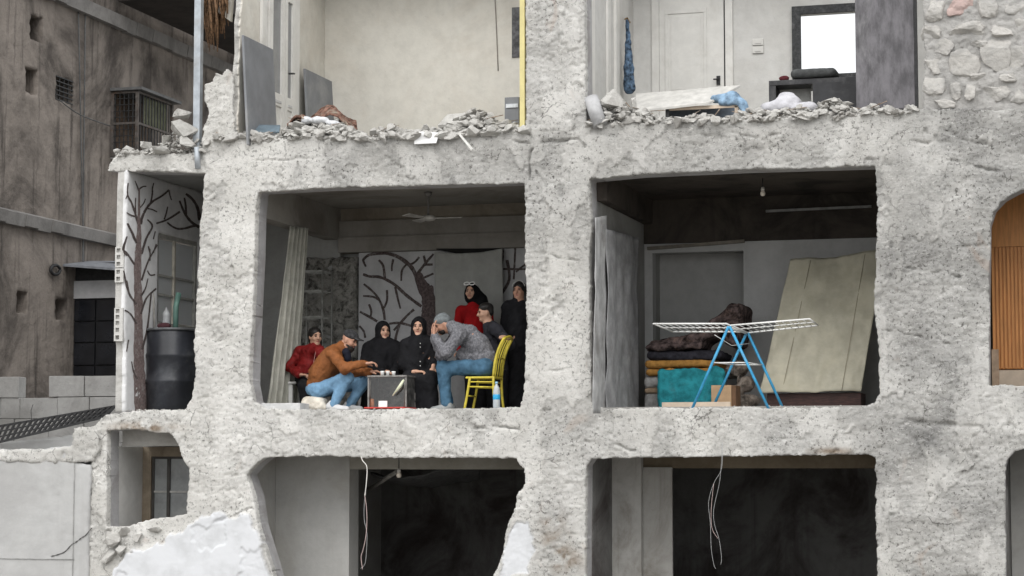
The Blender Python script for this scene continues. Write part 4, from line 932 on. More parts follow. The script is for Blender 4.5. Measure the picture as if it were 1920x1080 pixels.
# string of far masonry under the balcony
# ------------------------------------------------------------------ walls in front of that house
bwt = thing('block_wall', (X(100, 2.6), 2.6, 0), 'low wall of pale grey cement blocks with a notched top below the stained house', 'wall')
rb = random.Random(3); bx = [-60, 6, 38, 94, 138, 182, 226, 270]; ztop = [705, 745, 785, 830, 870]
yb_ = 2.6; bzv = lambda py: Z(100, py, yb_)
for r_ in range(len(ztop) - 1):
    xs_ = [-60, 38, 94, 160, 226, 290] if r_ == 0 else ([-60, 4, 40, 110, 170, 232, 290] if r_ % 2 else [-60, 30, 95, 160, 226, 290])
    for a, b in zip(xs_[:-1], xs_[1:]):
        if r_ == 0 and a == 38: continue
        m = MB(); d = rb.uniform(-.012, .012)
        m.box((X(a, yb_) + .004, yb_ + d, bzv(ztop[r_ + 1]) + .003), (X(b, yb_) - .004, yb_ + .2, bzv(ztop[r_]) - .003), .004, rb)
        m.build('block', M_BLOCK, bwt, bevel=.008)
MB().box((X(-60, yb_), yb_ + .03, bzv(745) - .02), (X(290, yb_), yb_ + .17, bzv(745) - .006)).box((X(-60, yb_), yb_ + .02, 0), (X(290, yb_), yb_ + .18, bzv(871))).build('wall_base', M_BLOCK, bwt)
MB().bar(PX(60, 800, X(60, 2.55)), PX(58, 770, X(58, 2.55)), .005).bar(P(58, 770, 2.55), P(62, 758, 2.55), .005).build('crack', M_IRON, bwt)
# smooth cast wall at the lower left
cw = thing('concrete_wall', (X(80), -.05, 0), 'smooth pale cast concrete wall with a diagonal crack, bottom left corner', 'wall')
cpx = lambda pts: px2(pts)
plate('wall_face', M_SMOOTHC, cw, cpx([(-80, 845), (0, 842), (60, 846), (110, 838), (140, 836), (146, 868), (172, 872), (168, 1000), (172, 1290), (-80, 1290)]), [], 0.03,
      lambda u, v, d: np.stack([u, d - .04, v], 1), depth=.3, rough=.004, jag=.010, edge=.03, seed=71)
plate('broken_coping', M_FACADE, cw, cpx([(-80, 862), (60, 868), (140, 868), (178, 866), (190, 840), (186, 806), (168, 800), (142, 803), (140, 836), (90, 842), (0, 843), (-80, 846)]), [], 0.025,
      lambda u, v, d: np.stack([u, d - .06, v], 1), depth=.32, rough=.018, jag=.016, edge=.04, seed=72, tone=lambda u, v: np.stack([np.full_like(u, .85), u * 0, u * 0, u * 0 + 1], 1))
m = MB(); cr = [(95, 1043), (108, 1040), (122, 1034), (133, 1022), (143, 1016), (153, 1008), (160, 1004), (172, 990)]
m.tube([P(a, b, -.045) for a, b in dense(cr, 3)], [.002 + .007 * math.sin(i * 1.7) ** 2 for i in range(len(dense(cr, 3)))], 5).build('crack', plain('crack_shadow_grey', (.09, .088, .085), .9), cw)
MB().box((X(-80), -.052, Z(80, 1048)), (X(150), -.043, Z(80, 1047))).box((X(147), -.052, Z(147, 1080)), (X(148), -.043, Z(147, 870))).build('form_joint', plain('joint_grey', (.33, .33, .32), .9), cw)
plate('tilted_slab', M_SMOOTHC, None, [(X(-80, 1.2), Z(0, 900, 1.2)), (X(200, 1.2), Z(0, 900, 1.2)), (X(190, 1.2), Z(100, 806, 1.2)), (X(100, 1.2), Z(100, 822, 1.2)), (X(-80, 1.2), Z(0, 832, 1.2))], [], .03,
      lambda u, v, d: np.stack([u, 1.2 + d, v], 1), depth=.3, rough=.006, jag=.012, edge=.03, seed=73)
tag(COL.objects['tilted_slab'], 'grey broken slab edge lying just under the fallen black lattice', 'slab')
# fallen black lattice
lt = thing('metal_lattice', P(90, 805, 1.0), 'fallen black metal lattice lying aslant on the broken wall at the left edge', 'lattice')
A0, A1, B0, B1 = P(-40, 838, .85), P(196, 782, 1.15), P(-40, 806, 1.3), P(215, 762, 1.5)
fr = MB()
for a, b in ((A0, A1), (B0, B1), (A0, B0), (A1, B1)): fr.bar(a, b, .03)
fr = fr.build('frame', M_IRON, lt); lm = lambda s_, t_: (A0 * (1 - s_) + A1 * s_) * (1 - t_) + (B0 * (1 - s_) + B1 * s_) * t_
for t_ in (.33, .66): MB().bar(lm(0, t_), lm(1, t_), .025, .02).build('slat', M_IRON, lt)
for k in range(24):
    s_ = (k + .3) / 24; MB().bar(lm(s_, 0), lm(min(s_ + .045, 1), 1), .025, .025).build('slat', M_IRON, lt)
# ------------------------------------------------------------------ rubble on the torn floor edges
rg = random.Random(11)
TOPL = lambda a: float(np.interp(a, [205, 240, 380, 385, 520, 600, 700, 800, 900, 984, 1099, 1200, 1300, 1450, 1600, 1727], [298, 286, 286, 258, 260, 257, 260, 256, 252, 246, 234, 232, 228, 224, 216, 208]))
HEAP = lambda a: .04 + .09 * abs(math.sin(a * .037)) + .17 * math.exp(-((a - 600) / 55) ** 2) + .24 * math.exp(-((a - 893) / 50) ** 2) + .07 * math.exp(-((a - 745) / 30) ** 2) + .22 * math.exp(-((a - 1165) / 45) ** 2) + .12 * math.exp(-((a - 1560) / 60) ** 2) + .30 * math.exp(-((a - 342) / 34) ** 2) + .07 * math.exp(-((a - 1440) / 40) ** 2)
CH = [(342, 214, 46, 24, .02), (346, 240, 66, 46, .0), (270, 268, 40, 22, .05), (310, 262, 36, 24, .05), (240, 278, 30, 18, .05), (300, 282, 60, 18, -.02), (448, 232, 22, 34, .15), (478, 226, 30, 16, .25),
      (560, 238, 44, 26, .12), (590, 230, 40, 30, .16), (622, 240, 40, 24, .10), (655, 244, 34, 20, .08), (530, 246, 34, 20, .06), (700, 238, 26, 18, .12), (735, 240, 46, 20, .10), (768, 240, 30, 16, .12),
      (800, 238, 22, 20, .1), (500, 250, 26, 14, .02), (420, 258, 28, 16, .02), (680, 250, 26, 12, .02), (860, 206, 36, 18, .5), (905, 200, 44, 20, .5), (880, 220, 90, 24, .3), (935, 216, 34, 22, .3), (850, 232, 60, 16, .15), (900, 236, 70, 14, .12),
      (950, 234, 34, 18, .15), (1150, 185, 62, 52, .12), (1186, 182, 26, 42, .16), (1165, 222, 44, 24, .05), (1205, 214, 34, 30, .12), (1235, 222, 24, 18, .08), (1125, 232, 26, 14, .0), (1290, 228, 26, 9, .03),
      (1360, 226, 26, 8, .04), (1560, 196, 50, 22, .2), (1590, 206, 40, 20, .15), (1540, 210, 34, 16, .1), (1500, 212, 40, 14, .1), (1690, 212, 26, 14, .05), (1640, 212, 30, 10, .05), (1420, 220, 30, 12, .1), (385, 268, 26, 16, -.02), (212, 1010, 52, 44, -.03), (205, 1045, 44, 40, -.02), (238, 998, 40, 26, -.03), (232, 1036, 40, 36, -.05), (262, 1010, 40, 24, -.03), (290, 992, 36, 20, -.02), (352, 266, 50, 26, -.02)]
for i, (a, b, w, h, y) in enumerate(CH):
    me = chunk((w / 158.0, max(w, h) / 190.0, h / 158.0), 300 + i, M_RUBBLE)
    o = link('rubble_chunk', me); c = P(a, b, y); c[2] = c[2] if i < 2 or b > 900 else min(c[2], Z(a, TOPL(a), 0) - .02 + .75 * HEAP(a) + .3 * h / 158.0); o.location = tuple(c); o.rotation_euler = (rg.uniform(-.2, .2), rg.uniform(-.25, .25), rg.uniform(-1, 1))
    side = 'left room' if a < 985 else 'right room'
    where = 'below the small broken opening at the lower left' if b > 900 else 'over the painted bay at the far left' if a < 400 else ('along the torn floor of the upper left room' if a < 985 else 'along the torn floor of the upper right room')
    lab = {0: 'flat pale chunk on top of the block at the foot of the metal post', 1: 'big pale block at the foot of the metal post', 6: 'upright broken chunk at the foot of the tall slate-grey board', 27: 'largest chunk, leaning by the grey rolled mat at the middle pillar', 28: 'upright narrow chunk between the rolled mat and the collapsed table',
           22: 'broad flat chunk at the base of the heap near the yellow strip', 20: 'chunk on the left shoulder of the heap near the yellow strip', 21: 'topmost chunk of the heap near the yellow strip', 35: 'pale chunk between the white bedding and the wardrobe door', 10: 'chunk at the right end of the rust-brown rug', 14: 'lone chunk left of the hanging white tile'}.get(i)
    tag(o, lab or 'broken pale concrete chunk in the rubble ' + where, 'rubble', 'rubble ' + where)
protos = [hull((1, 1, 1), 40 + k, 14) for k in range(10)]
pv = [(np.array([v.co[:] for v in q.vertices]), [tuple(f.vertices) for f in q.polygons]) for q in protos]
m = MB()
def crumbs(n, pa, pb, ys, s0, s1, floor=None):
    for _ in range(n):
        a = rg.uniform(pa, pb); y = rg.uniform(*ys)
        zb_ = Z(a, TOPL(a), 0) - .015 if floor is None else floor
        c = np.array([X(a, y), y, zb_ + (HEAP(a) if floor is None else .01) * rg.random() * (.3 + .7 * min(1, max(0, y + .05) / .2))]); s_ = (s1 - s0) * rg.random() ** 2.2 + s0
        V_, F_ = pv[rg.randrange(10)]; q = V_ * np.array([s_ * rg.uniform(.7, 1.5), s_, s_ * rg.uniform(.4, .9)]); t = rg.uniform(0, 6.28); t2 = rg.uniform(-.6, .6)
        q = q @ np.array([[math.cos(t), math.sin(t), 0], [-math.sin(t), math.cos(t), 0], [0, 0, 1]]).T @ np.array([[math.cos(t2), 0, math.sin(t2)], [0, 1, 0], [-math.sin(t2), 0, math.cos(t2)]]) + c; m.add(q, F_)
crumbs(1500, 385, 985, (-.05, .45), .02, .19); crumbs(1200, 1100, 1722, (-.05, .4), .02, .17); crumbs(450, 212, 382, (-.04, .25), .02, .11)
crumbs(500, 530, 670, (.0, .45), .03, .15); crumbs(500, 825, 968, (.02, .5), .03, .16); crumbs(240, 1105, 1235, (.0, .4), .03, .15)
crumbs(80, 240, 370, (.0, .1), .012, .04, ZMID); crumbs(70, 490, 980, (.0, .16), .008, .035, ZMID - .012); crumbs(60, 1110, 1640, (.0, .2), .008, .035, ZMID - .012)
sp = MB()
for _ in range(90):
    a = rg.choice([rg.uniform(390, 980), rg.uniform(1105, 1715)]); y = rg.uniform(.0, .35); z_ = Z(a, TOPL(a), 0) + HEAP(a) * rg.uniform(.3, 1.0); t = rg.uniform(0, 3.14); ln = rg.uniform(.06, .28)
    p0 = np.array([X(a, y), y, z_]); sp.bar(p0, p0 + np.array([math.cos(t) * ln, math.sin(t) * ln * .5, rg.uniform(-.02, .08)]), rg.uniform(.006, .022), rg.uniform(.004, .01))
tag(sp.build('debris_splinters', plain('dusty_splinter', (.22, .17, .13), .9, var=.8, scale=9, dirt=(.4, .38, .35), dirt_amt=.4)), 'thin splinters of wood and wire mixed into the upper floor rubble', 'debris', kind='stuff')
tag(m.build('rubble_crumbs', M_RUBBLE), 'scattered small crumbs of broken concrete on the torn floor edges', 'rubble', kind='stuff')
def flatslab(name, quad, y, th, mat, label, cat, tilt=.15, group=None):
    q = [P(a, b, y + k) for (a, b), k in zip(quad, (0, 0, tilt, tilt))]
    n = np.cross(q[1] - q[0], q[3] - q[0]); n /= np.linalg.norm(n)
    return tag(MB().quadslab(q, n, th).build(name, mat, bevel=.004), label, cat, group)
flatslab('concrete_slab_piece', [(822, 240), (905, 234), (912, 214), (840, 220)], .1, .04, M_RUBBLE, 'thin flat slab of concrete topping the rubble heap by the yellow strip', 'slab', .3)
flatslab('white_tile', [(777, 271), (818, 269), (826, 249), (778, 247)], -.07, .012, plain('white_tile_glaze', (.70, .70, .70), .4, var=.05), 'white tile hanging over the broken floor edge, upper left room', 'tile', .05)
tag(MB().bar(P(862, 252, -.06), P(886, 281, -.09), .03, .02).build('white_stick', plain('white_stick_paint', (.70, .69, .66), .6)), 'thin white stick hanging aslant from the upper floor edge', 'stick')
flatslab('blue_board', [(462, 250), (524, 250), (526, 237), (462, 236)], .10, .02, plain('dull_blue_board', (.12, .16, .19), .6, var=.2), 'dull blue board lying flat below the tall grey panel', 'board', .2)
# rug thrown over the rubble
rug = sheet('rug', plain('worn_rust_rug', (.15, .085, .065), .95, var=.8, scale=20, bump=.008, bscale=60, spec=.1, dirt=(.30, .26, .21), dirt_amt=.45), None, P(538, 246, .10), P(672, 250, .12), P(668, 246, .65), P(545, 240, .65), (0, 0, 1), 0, 0, .03, 60, 24, 8, wrinkle=.02)
_rx0, _rx1 = X(538, .3), X(672, .3)
for v in rug.data.vertices:
    s_ = min(max((v.co.x - _rx0) / (_rx1 - _rx0), 0), 1); v.co.z += .27 * math.sin(math.pi * s_) ** .7 * (.9 + .25 * math.sin(s_ * 9 + v.co.y * 7)) - .02
tag(rug, 'worn rust-brown rug crumpled over the rubble heap', 'rug')
im = Imp(.012, .03); im.amp = .012; im.fs = 12; im.ell(P(598, 226, .12), (.13, .08, .045)).ell(P(625, 232, .1), (.09, .06, .04)).ell(P(575, 226, .12), (.07, .06, .05))
tag(im.build('crumpled_cloth', cloth('dusty_white_cloth', (.55, .56, .58), .25)), 'crumpled dusty white cloth in front of the rust-brown rug', 'cloth')
# grey boards against the left wall of the upper left room
def sideboard(name, pa, pb, pt, x_, th, label):
    y0, y1 = YX(pa, xT, 150), YX(pb, xT, 150); zt = float(PX(pa, pt, xT)[2])
    return tag(MB().quadslab([(x_ + .08, y0, 6.47), (x_ + .08, y1, 6.47), (x_, y1, zt), (x_, y0, zt)], (1, 0, 0), th).build(name, M_PANELG, bevel=.004), label, 'board')
sideboard('grey_board', 441, 497, 66, xT + .075, .03, 'tall slate-grey board leaning beside the white double door')
sideboard('grey_board', 558, 613, 129, xT + .075, .03, 'lower slate-grey board leaning in the corner past the white double door')
dw = thing('drawer_unit', (X(960, .35), .35, 6.47), 'small dark grey drawer unit in the rubble beside the yellow strip', 'drawer')
MB().box((X(946, .35), .35, 6.47), (X(973, .35), .60, Z(960, 182, .35))).build('carcass', M_PANELG, dw, bevel=.004)
MB().box((X(949, .35), .335, Z(960, 202, .35)), (X(972, .35), .348, Z(960, 195, .35))).build('handle', plain('pale_handle', (.5, .52, .54), .4, .3), dw)
# post and pipe stub
tag(MB().bar((X(366, .12), .12, 6.43), (X(366, .12), .12, 9.5), .085, .085).build('metal_post', M_GALV), 'bare grey metal post standing at the left end of the upper floor', 'post')
tag(MB().tube([P(369, 276, -.05), P(371, 316, -.05)], .035, 10).build('pipe_stub', M_GALV), 'short grey pipe stub hanging from the slab below the metal post', 'pipe')
rd = thing('hanging_ceiling', P(404, 20, .7), 'torn rusty reed ceiling hanging beside the grey metal post', 'ceiling')
m = MB()
for k in range(170):
    a = rg.uniform(376, 424); y = rg.uniform(.5, .9); b1 = -30 + rg.uniform(0, 20); ln = rg.uniform(30, 100) * (1.25 - abs(a - 400) / 45)
    p0 = P(a, b1, y); p1 = P(a + rg.uniform(-6, 10), b1 + max(ln, 25), y)
    m.tube([p0, (p0 + p1) / 2 + np.array([rg.uniform(-.03, .03), 0, 0]), p1], [.014, .012, .005], 4)
m.build('reeds', M_STRAW, rd)['kind'] = 'stuff'
MB().quadslab([P(374, -20, .65), P(436, -12, .65), P(432, 40, .62), P(376, -2, .66)], (0, 1, 0), .06).build('plaster_remnant', M_CREAM, rd)
# ------------------------------------------------------------------ upper right room
tag(MB().tube([P(1108, 184, .05), P(1126, 236, -.02)], .085, 18).build('rolled_mat', plain('grey_roll', (.36, .36, .365), .8, var=.2, bump=.003)), 'grey rolled mat lying against the foot of the middle pillar', 'roll')
bt = thing('broken_table', (X(1300, .5), .5, 6.47), 'collapsed pale table with a slanting top, full of rubble, upper right room', 'table')
MB().quadslab([P(1190, 212, .25), P(1330, 196, .25), P(1388, 164, .6), P(1192, 180, .9)], (0, 0, 1), .03).build('table_top', plain('dusty_pale_board', (.46, .45, .425), .7, var=.15, dirt=(.4, .39, .37), dirt_amt=.3), bt, bevel=.004)
MB().box((X(1256, .3), .3, Z(1300, 205, .3)), (X(1386, .3), .33, Z(1300, 199, .3))).build('rail', M_TANW, bt)
MB().box((X(1381, .3), .30, 6.47), (X(1388, .3), .36, Z(1384, 199, .3))).build('leg', M_TANW, bt)
MB().box((X(1250, .3), .30, 6.47), (X(1257, .3), .36, Z(1254, 203, .3))).build('leg', M_IRON, bt)
MB().box((X(1258, .6), .62, 6.47), (X(1380, .6), .66, Z(1300, 200, .6))).build('back_panel', plain('blue_grey_panel', (.16, .19, .23), .6, var=.2), bt)
im = Imp(.012, .04); im.amp = .010; im.fs = 13
im.chain([P(1340, 186, .35), P(1375, 182, .35), P(1392, 196, .3), P(1402, 220, .25)], [.05, .06, .05, .045]).cap(P(1352, 192, .3), P(1385, 190, .28), .04)
tag(im.build('blue_cloth', cloth('pale_blue_cloth', (.19, .28, .38), .45, 12)), 'pale blue cloth hanging off the collapsed table', 'cloth')
im = Imp(.010, .03); im.amp = .008; im.fs = 16; hx = xR + .12
im.chain([PX(1176, 40, hx), PX(1178, 80, hx), PX(1179, 125, hx), PX(1180, 165, hx)], [.02, .035, .06, .075])
tag(im.build('hanging_garment', plain('patterned_blue_cloth', (.065, .105, .16), .9, var=.9, scale=18, bump=.003)), 'blue patterned garment hanging from a hook by the doorway', 'garment')
tag(MB().tube([PX(1172, 36, xR + .02), PX(1176, 34, hx), PX(1181, 42, hx)], .012, 6).build('coat_hook', plain('brown_hook', (.35, .22, .1), .6)), 'brown wall hook holding the blue garment', 'hook')
ct = thing('black_cabinet', (X(1530, 1.2), 1.2, 6.47), 'low black cabinet under the burnt window, cushion on top', 'cabinet')
cz = Z(1500, 158, 1.2)
MB().box((X(1446, 1.2), 1.2, cz), (X(1616, 1.2), 1.7, cz + .06)).build('cabinet_top', M_BLACKP, ct, bevel=.004)
MB().box((X(1446, 1.2), 1.202, 6.47), (X(1459, 1.2), 1.69, cz - .002)).build('side_panel', M_BLACKP, ct); MB().box((X(1530, 1.2), 1.15, 6.47), (X(1616, 1.2), 1.69, cz - .002)).build('drawer_block', M_BLACKP, ct)
MB().box((X(1459, 1.2) + .002, 1.5, 6.47), (X(1519, 1.2), 1.52, cz - .002)).build('back_panel', plain('pale_back_panel', (.5, .5, .48), .7), ct)
im = Imp(.012, .03); im.rbox(P(1528, 141, 1.35), (.27, .18, .055), .05); im.amp = .006
tag(im.build('cushion', cloth('dark_grey_cloth', (.075, .078, .078), .25)), 'dark grey cushion lying on the black cabinet before the window', 'cushion')
im = Imp(.010, .03); im.ell(P(1470, 147, 1.3), (.07, .05, .04)); im.amp = .01
tag(im.build('red_rag', cloth('dark_red_cloth', (.10, .025, .03))), 'small dark red rag on the left end of the black cabinet', 'rag')
im = Imp(.013, .05); im.amp = .014; im.fs = 10; im.seed = 5
im.ell(P(1478, 196, .55), (.17, .14, .11)).ell(P(1448, 204, .45), (.14, .12, .09)).ell(P(1510, 205, .4), (.16, .12, .08)).ell(P(1475, 182, .6), (.09, .08, .06))
tag(im.build('white_bedding', cloth('white_bedding_cloth', (.47, .465, .49), .12, 9)), 'heap of white bedding in front of the black cabinet', 'bedding')
wd = thing('wardrobe_door', (X(1668, .2), .2, 6.47), 'scratched dark grey wardrobe door standing upright at the torn edge, upper right room', 'door')
MB().box((X(1611, .2), .20, Z(1660, 205, .2)), (X(1722, .2), .255, 8.75)).build('door_leaf', plain('scratched_dark_laminate', (.105, .10, .108), .45, var=.45, scale=4, bump=.0015, bscale=40, dirt=(.26, .255, .26), dirt_amt=.35, stretch=(2.2, 2.2, .8)), wd, bevel=.003)
MB().box((X(1722, .2) + .001, .202, Z(1660, 203, .2)), (X(1728, .2), .262, 8.74)).build('edge_strip', M_IRON, wd)
MB().box((X(1625, .22), .21, 6.44), (X(1712, .22), .25, Z(1660, 206, .2))).build('foot_block', M_IRON, wd)
# ------------------------------------------------------------------ left painted bay: barrel and what stands in it
bc = P(322, 700, .75); bx_, by_ = bc[0], .75
zt = Z(322, 617, .75); hB = zt - ZMID
bar = thing('plastic_barrel', (bx_, by_, ZMID), 'big black plastic barrel standing in the painted bay on the left', 'barrel')
prof = [(.285, 0), (.305, .03)]
for k, fz in enumerate((.36, .67)):
    prof += [(.315, fz * hB - .04), (.330, fz * hB - .012), (.330, fz * hB + .012), (.315, fz * hB + .04)]
prof += [(.312, hB * .93), (.300, hB * .955), (.298, hB - .03)]
MB().lathe((bx_, by_, ZMID + .001), prof, 40, (True, False)).build('drum', M_BARREL, bar)
MB().lathe((bx_, by_, ZMID + .001), [(.296, hB - .03), (.318, hB - .03), (.325, hB - .015), (.318, hB), (.280, hB), (.270, hB - .1), (.0, hB - .1)], 40, (False, False)).build('rim', plain('grey_barrel_rim', (.10, .105, .11), .5, var=.3), bar)
tag(MB().tube([P(329, 625, .75), P(330, 575, .8), P(335, 550, .85)], .035, 10).build('green_pipe', plain('green_pipe_plastic', (.10, .19, .16), .5, var=.2)), 'green plastic pipe sticking up out of the black barrel', 'pipe')
tag(MB().tube([P(290, 625, .7), P(288, 560, .75), P(286, 548, .75)], .014, 8).build('grey_rod', plain('grey_rod_metal', (.3, .29, .27), .6)), 'thin grey rod sticking up from the left of the barrel', 'rod')
im = Imp(.01, .03); im.amp = .01; im.ell(P(308, 612, .7), (.09, .07, .05)); tag(im.build('maroon_cloth', cloth('maroon_cloth', (.07, .03, .035))), 'maroon cloth bundled on top of the black barrel', 'cloth')
im = Imp(.01, .03); im.amp = .004; im.chain([P(312, 610, .85), P(312, 590, .85), P(312, 578, .85)], [.055, .04, .014]); tag(im.build('plastic_flask', plain('clear_grey_plastic', (.36, .37, .38), .3)), 'pale translucent flask behind the maroon cloth', 'flask')
# ------------------------------------------------------------------ first room: fittings and furniture
cu = sheet('curtain', cloth('cream_curtain', (.43, .425, .375), .15, 6, dirt=(.3, .29, .24), amt=.3), None, P(498, 775, .75), P(556, 772, 1.5), P(577, 428, 1.5), P(543, 424, 1.1), (.75, -.65, 0), 5, .045, .006, 80, 40, 4, wrinkle=.01, taper=.35)
tag(cu, 'long cream curtain hanging from the beam, left side of the room with people', 'curtain')
fan = thing('ceiling_fan', P(803, 352, 1.5), 'white three-bladed fan hanging from the ceiling above the group', 'fan')
fz = P(803, 409, 1.5)
MB().tube([(fz[0], 1.5, 6.028), (fz[0], 1.5, fz[2] + .03)], .014, 8).lathe((fz[0], 1.5, 5.97), [(.05, .055), (.045, .02), (.015, 0)], 12).build('rod', plain('grey_fan_rod', (.16, .155, .15), .5), fan)
MB().lathe((fz[0], 1.5, fz[2] - .035), [(.03, 0), (.085, .012), (.095, .04), (.07, .065), (.02, .075)], 20).build('motor', plain('dull_white_enamel', (.42, .41, .38), .5), fan)
for ang in (8, 128, 248):
    d = np.array([math.cos(R(ang)), math.sin(R(ang)), 0]); s_ = np.array([-d[1], d[0], 0]); c = np.array([fz[0], 1.5, fz[2] - .01])
    q = [c + d * .09 - s_ * .03, c + d * .43 - s_ * .06, c + d * .43 + s_ * .06 + np.array([0, 0, .02]), c + d * .09 + s_ * .03 + np.array([0, 0, .012])]
    MB().quadslab(q, (0, 0, 1), .008).build('blade', MATS['dull_white_enamel'], fan)
sh = sheet('hanging_sheet', cloth('grey_sheet', (.36, .365, .345), .08, 4), None, P(817, 612, YB - .14), P(944, 612, YB - .14), P(942, 466, YB - .14), P(815, 472, YB - .14), (0, -1, 0), 2.5, .018, .005, 60, 40, 9, sag=.04, wrinkle=.01)
tag(sh, 'plain grey sheet pinned over the painted back wall behind the standing girl', 'sheet')
tag(MB().add(*((lambda q: (q, [(0, 1, 2, 3, 4, 5, 6, 7)]))([tuple(P(818 + 123 * t, 466 + 0 * t, YB - .115)) for t in (0, .33, .66, 1)] + [tuple(P(818 + 123 * t, 468 + 9 * math.sin(math.pi * t), YB - .115)) for t in (1, .66, .33, 0)]))).build('gap_shade_strip', plain('gap_shade_black', (.008, .008, .008), .9)), 'black strip painted as the shade in the sagging gap above the pinned grey sheet', 'cloth')  # no cloth: black colour stands in for the shade of the gap
sf = thing('wire_shelf', P(580, 760, 2.5), 'tall bare wire shelf rack against the rough masonry behind the curtain', 'shelf')
M_SHELF = plain('grey_shelf_wire', (.26, .26, .24), .5, .3, var=.3)
fx0, fx1 = X(556, 2.3), X(604, 2.3)
for (a, y) in ((fx0, 2.3), (fx1, 2.3), (fx0, 2.65), (fx1, 2.65)): MB().tube([(a, y, ZMID), (a, y, Z(580, 505, 2.3))], .014, 6).build('post', M_SHELF, sf)
for b in (508, 545, 594, 650, 700):
    z_ = Z(580, b, 2.3); m = MB()
    for y in (2.3, 2.47, 2.65): m.bar((fx0, y, z_), (fx1, y, z_), .014)
    m.build('shelf', M_SHELF, sf)
def bulb(name, top, zb_, label, th_):
    t = thing(name, top, label, 'lamp')
    MB().tube([top, (top[0], top[1], zb_ + .10)], .006, 6).build('cord', M_IRON, t)
    MB().lathe((top[0], top[1], zb_ + .06), [(.018, 0), (.022, .02), (.018, .05)], 12).build('socket', plain('white_socket', (.45, .43, .4), .5), t)
    MB().lathe((top[0], top[1], zb_), [(.002, 0), (.022, .006), (.032, .03), (.026, .052), (.016, .066)], 14).build('bulb', plain('bulb_glass', (.62, .56, .48), .25), t)
p = P(1430, 345, 1.2); bulb('ceiling_lamp', (p[0], 1.2, 5.998), Z(1430, 368, 1.2), 'bare bulb hanging from the sooty ceiling of the room with the drying rack', 0)
p = P(748, 872, .7); bulb('ceiling_lamp', (p[0], .7, 2.855), Z(748, 896, .7), 'bare bulb hanging in the lower left room', 0)
tag(MB().box((X(494, .10), .06, ZMID - .01), (X(566, .10), .42, Z(530, 756, .1))).build('plaster_slab', plain('white_slab_paint', (.50, .50, .50), .7, var=.15, bump=.002), bevel=.006), 'flat pale grey slab lying at the floor edge below the curtain', 'slab')
# low seats
im = Imp(.010, .04); im.amp = .010; im.fs = 14; im.rbox(P(592, 758, .5), (.155, .14, .085), .06).ell(P(578, 752, .42), (.06, .06, .05)).ell(P(606, 764, .4), (.05, .05, .04))
tag(im.build('cloth_sack', cloth('cream_sack', (.60, .56, .49), .2, 12, dirt=(.36, .27, .18), amt=.3)), 'lumpy cream sack under the man in the brown jacket', 'sack')
wc = thing('plastic_chair', P(565, 770, 1.35), 'white plastic chair under the girl in the red jacket', 'chair')
cz = Z(565, 716, 1.3); cx0, cx1_ = X(543, 1.2), X(583, 1.2)
MB().box((cx0, 1.15, cz - .03), (cx1_, 1.55, cz)).build('seat', M_WHITEW, wc, bevel=.01)
for a in (cx0 + .03, cx1_ - .03):
    for y in (1.19, 1.51): MB().bar((a, y, ZMID), (a, y, cz - .032), .05, .03).build('leg', M_WHITEW, wc)
MB().hexa([(cx0, 1.53, cz + .002), (cx1_, 1.53, cz + .002), (cx1_, 1.56, cz + .002), (cx0, 1.56, cz + .002)], [(cx0, 1.60, cz + .36), (cx1_, 1.60, cz + .36), (cx1_, 1.63, cz + .36), (cx0, 1.63, cz + .36)]).build('backrest', M_WHITEW, wc)
# yellow metal chair
ych = thing('metal_chair', P(905, 766, .65), 'yellow metal chair with a spindle back under the man in grey', 'chair')
def yc(px_, py_, y): c = P(px_, py_, .5); return np.array([c[0], y, c[2]])
ya, yb2 = .5, .84
for y, nm in ((ya, 'near'), (yb2, 'far')):
    MB().tube(dense([yc(881, 709, y), yc(876, 740, y), yc(870, 771, y)], 3), .016, 8).build('leg', M_YELLOW, ych)
    MB().tube(dense([yc(930, 772, y), yc(926, 740, y), yc(925, 705, y)], 3), .016, 8).build('leg', M_YELLOW, ych)
    MB().tube(dense([yc(925, 705, y), yc(929, 675, y), yc(936, 652, y), yc(945, 634, y)], 4), .017, 8).build('back_post', M_YELLOW, ych)
    MB().tube([yc(878, 725, y), yc(925, 726, y)], .010, 6).build('stretcher', M_YELLOW, ych)
    MB().tube([yc(879, 716, y), yc(925, 716, y)], .009, 6).build('stretcher', M_YELLOW, ych)
for k in range(1, 4):
    y = ya + (yb2 - ya) * k / 4; MB().tube(dense([yc(925, 705, y), yc(929, 675, y), yc(936, 652, y), yc(944, 636, y)], 4), .008, 6).build('spindle', M_YELLOW, ych)
MB().tube(dense([yc(945, 634, ya), yc(949, 630, (ya + yb2) / 2), yc(945, 634, yb2)], 5), .017, 8).build('top_rail', M_YELLOW, ych)
MB().tube(dense([yc(931, 672, ya), yc(932, 670, (ya + yb2) / 2), yc(931, 672, yb2)], 4), .010, 6).build('middle_rail', M_YELLOW, ych)
s0, s1 = yc(873, 708, 0), yc(928, 706, 0)
MB().hexa([(s0[0], ya - .01, s0[2] - .012), (s1[0], ya - .01, s0[2] - .012), (s1[0], yb2 + .01, s0[2] - .012), (s0[0], yb2 + .01, s0[2] - .012)], [(s0[0], ya - .01, s0[2] + .012), (s1[0], ya - .01, s0[2] + .012), (s1[0], yb2 + .01, s0[2] + .012), (s0[0], yb2 + .01, s0[2] + .012)]).build('seat', M_YELLOW, ych, bevel=.008)
MB().tube([yc(876, 742, ya), yc(876, 742, yb2)], .009, 6).build('stretcher', M_YELLOW, ych)
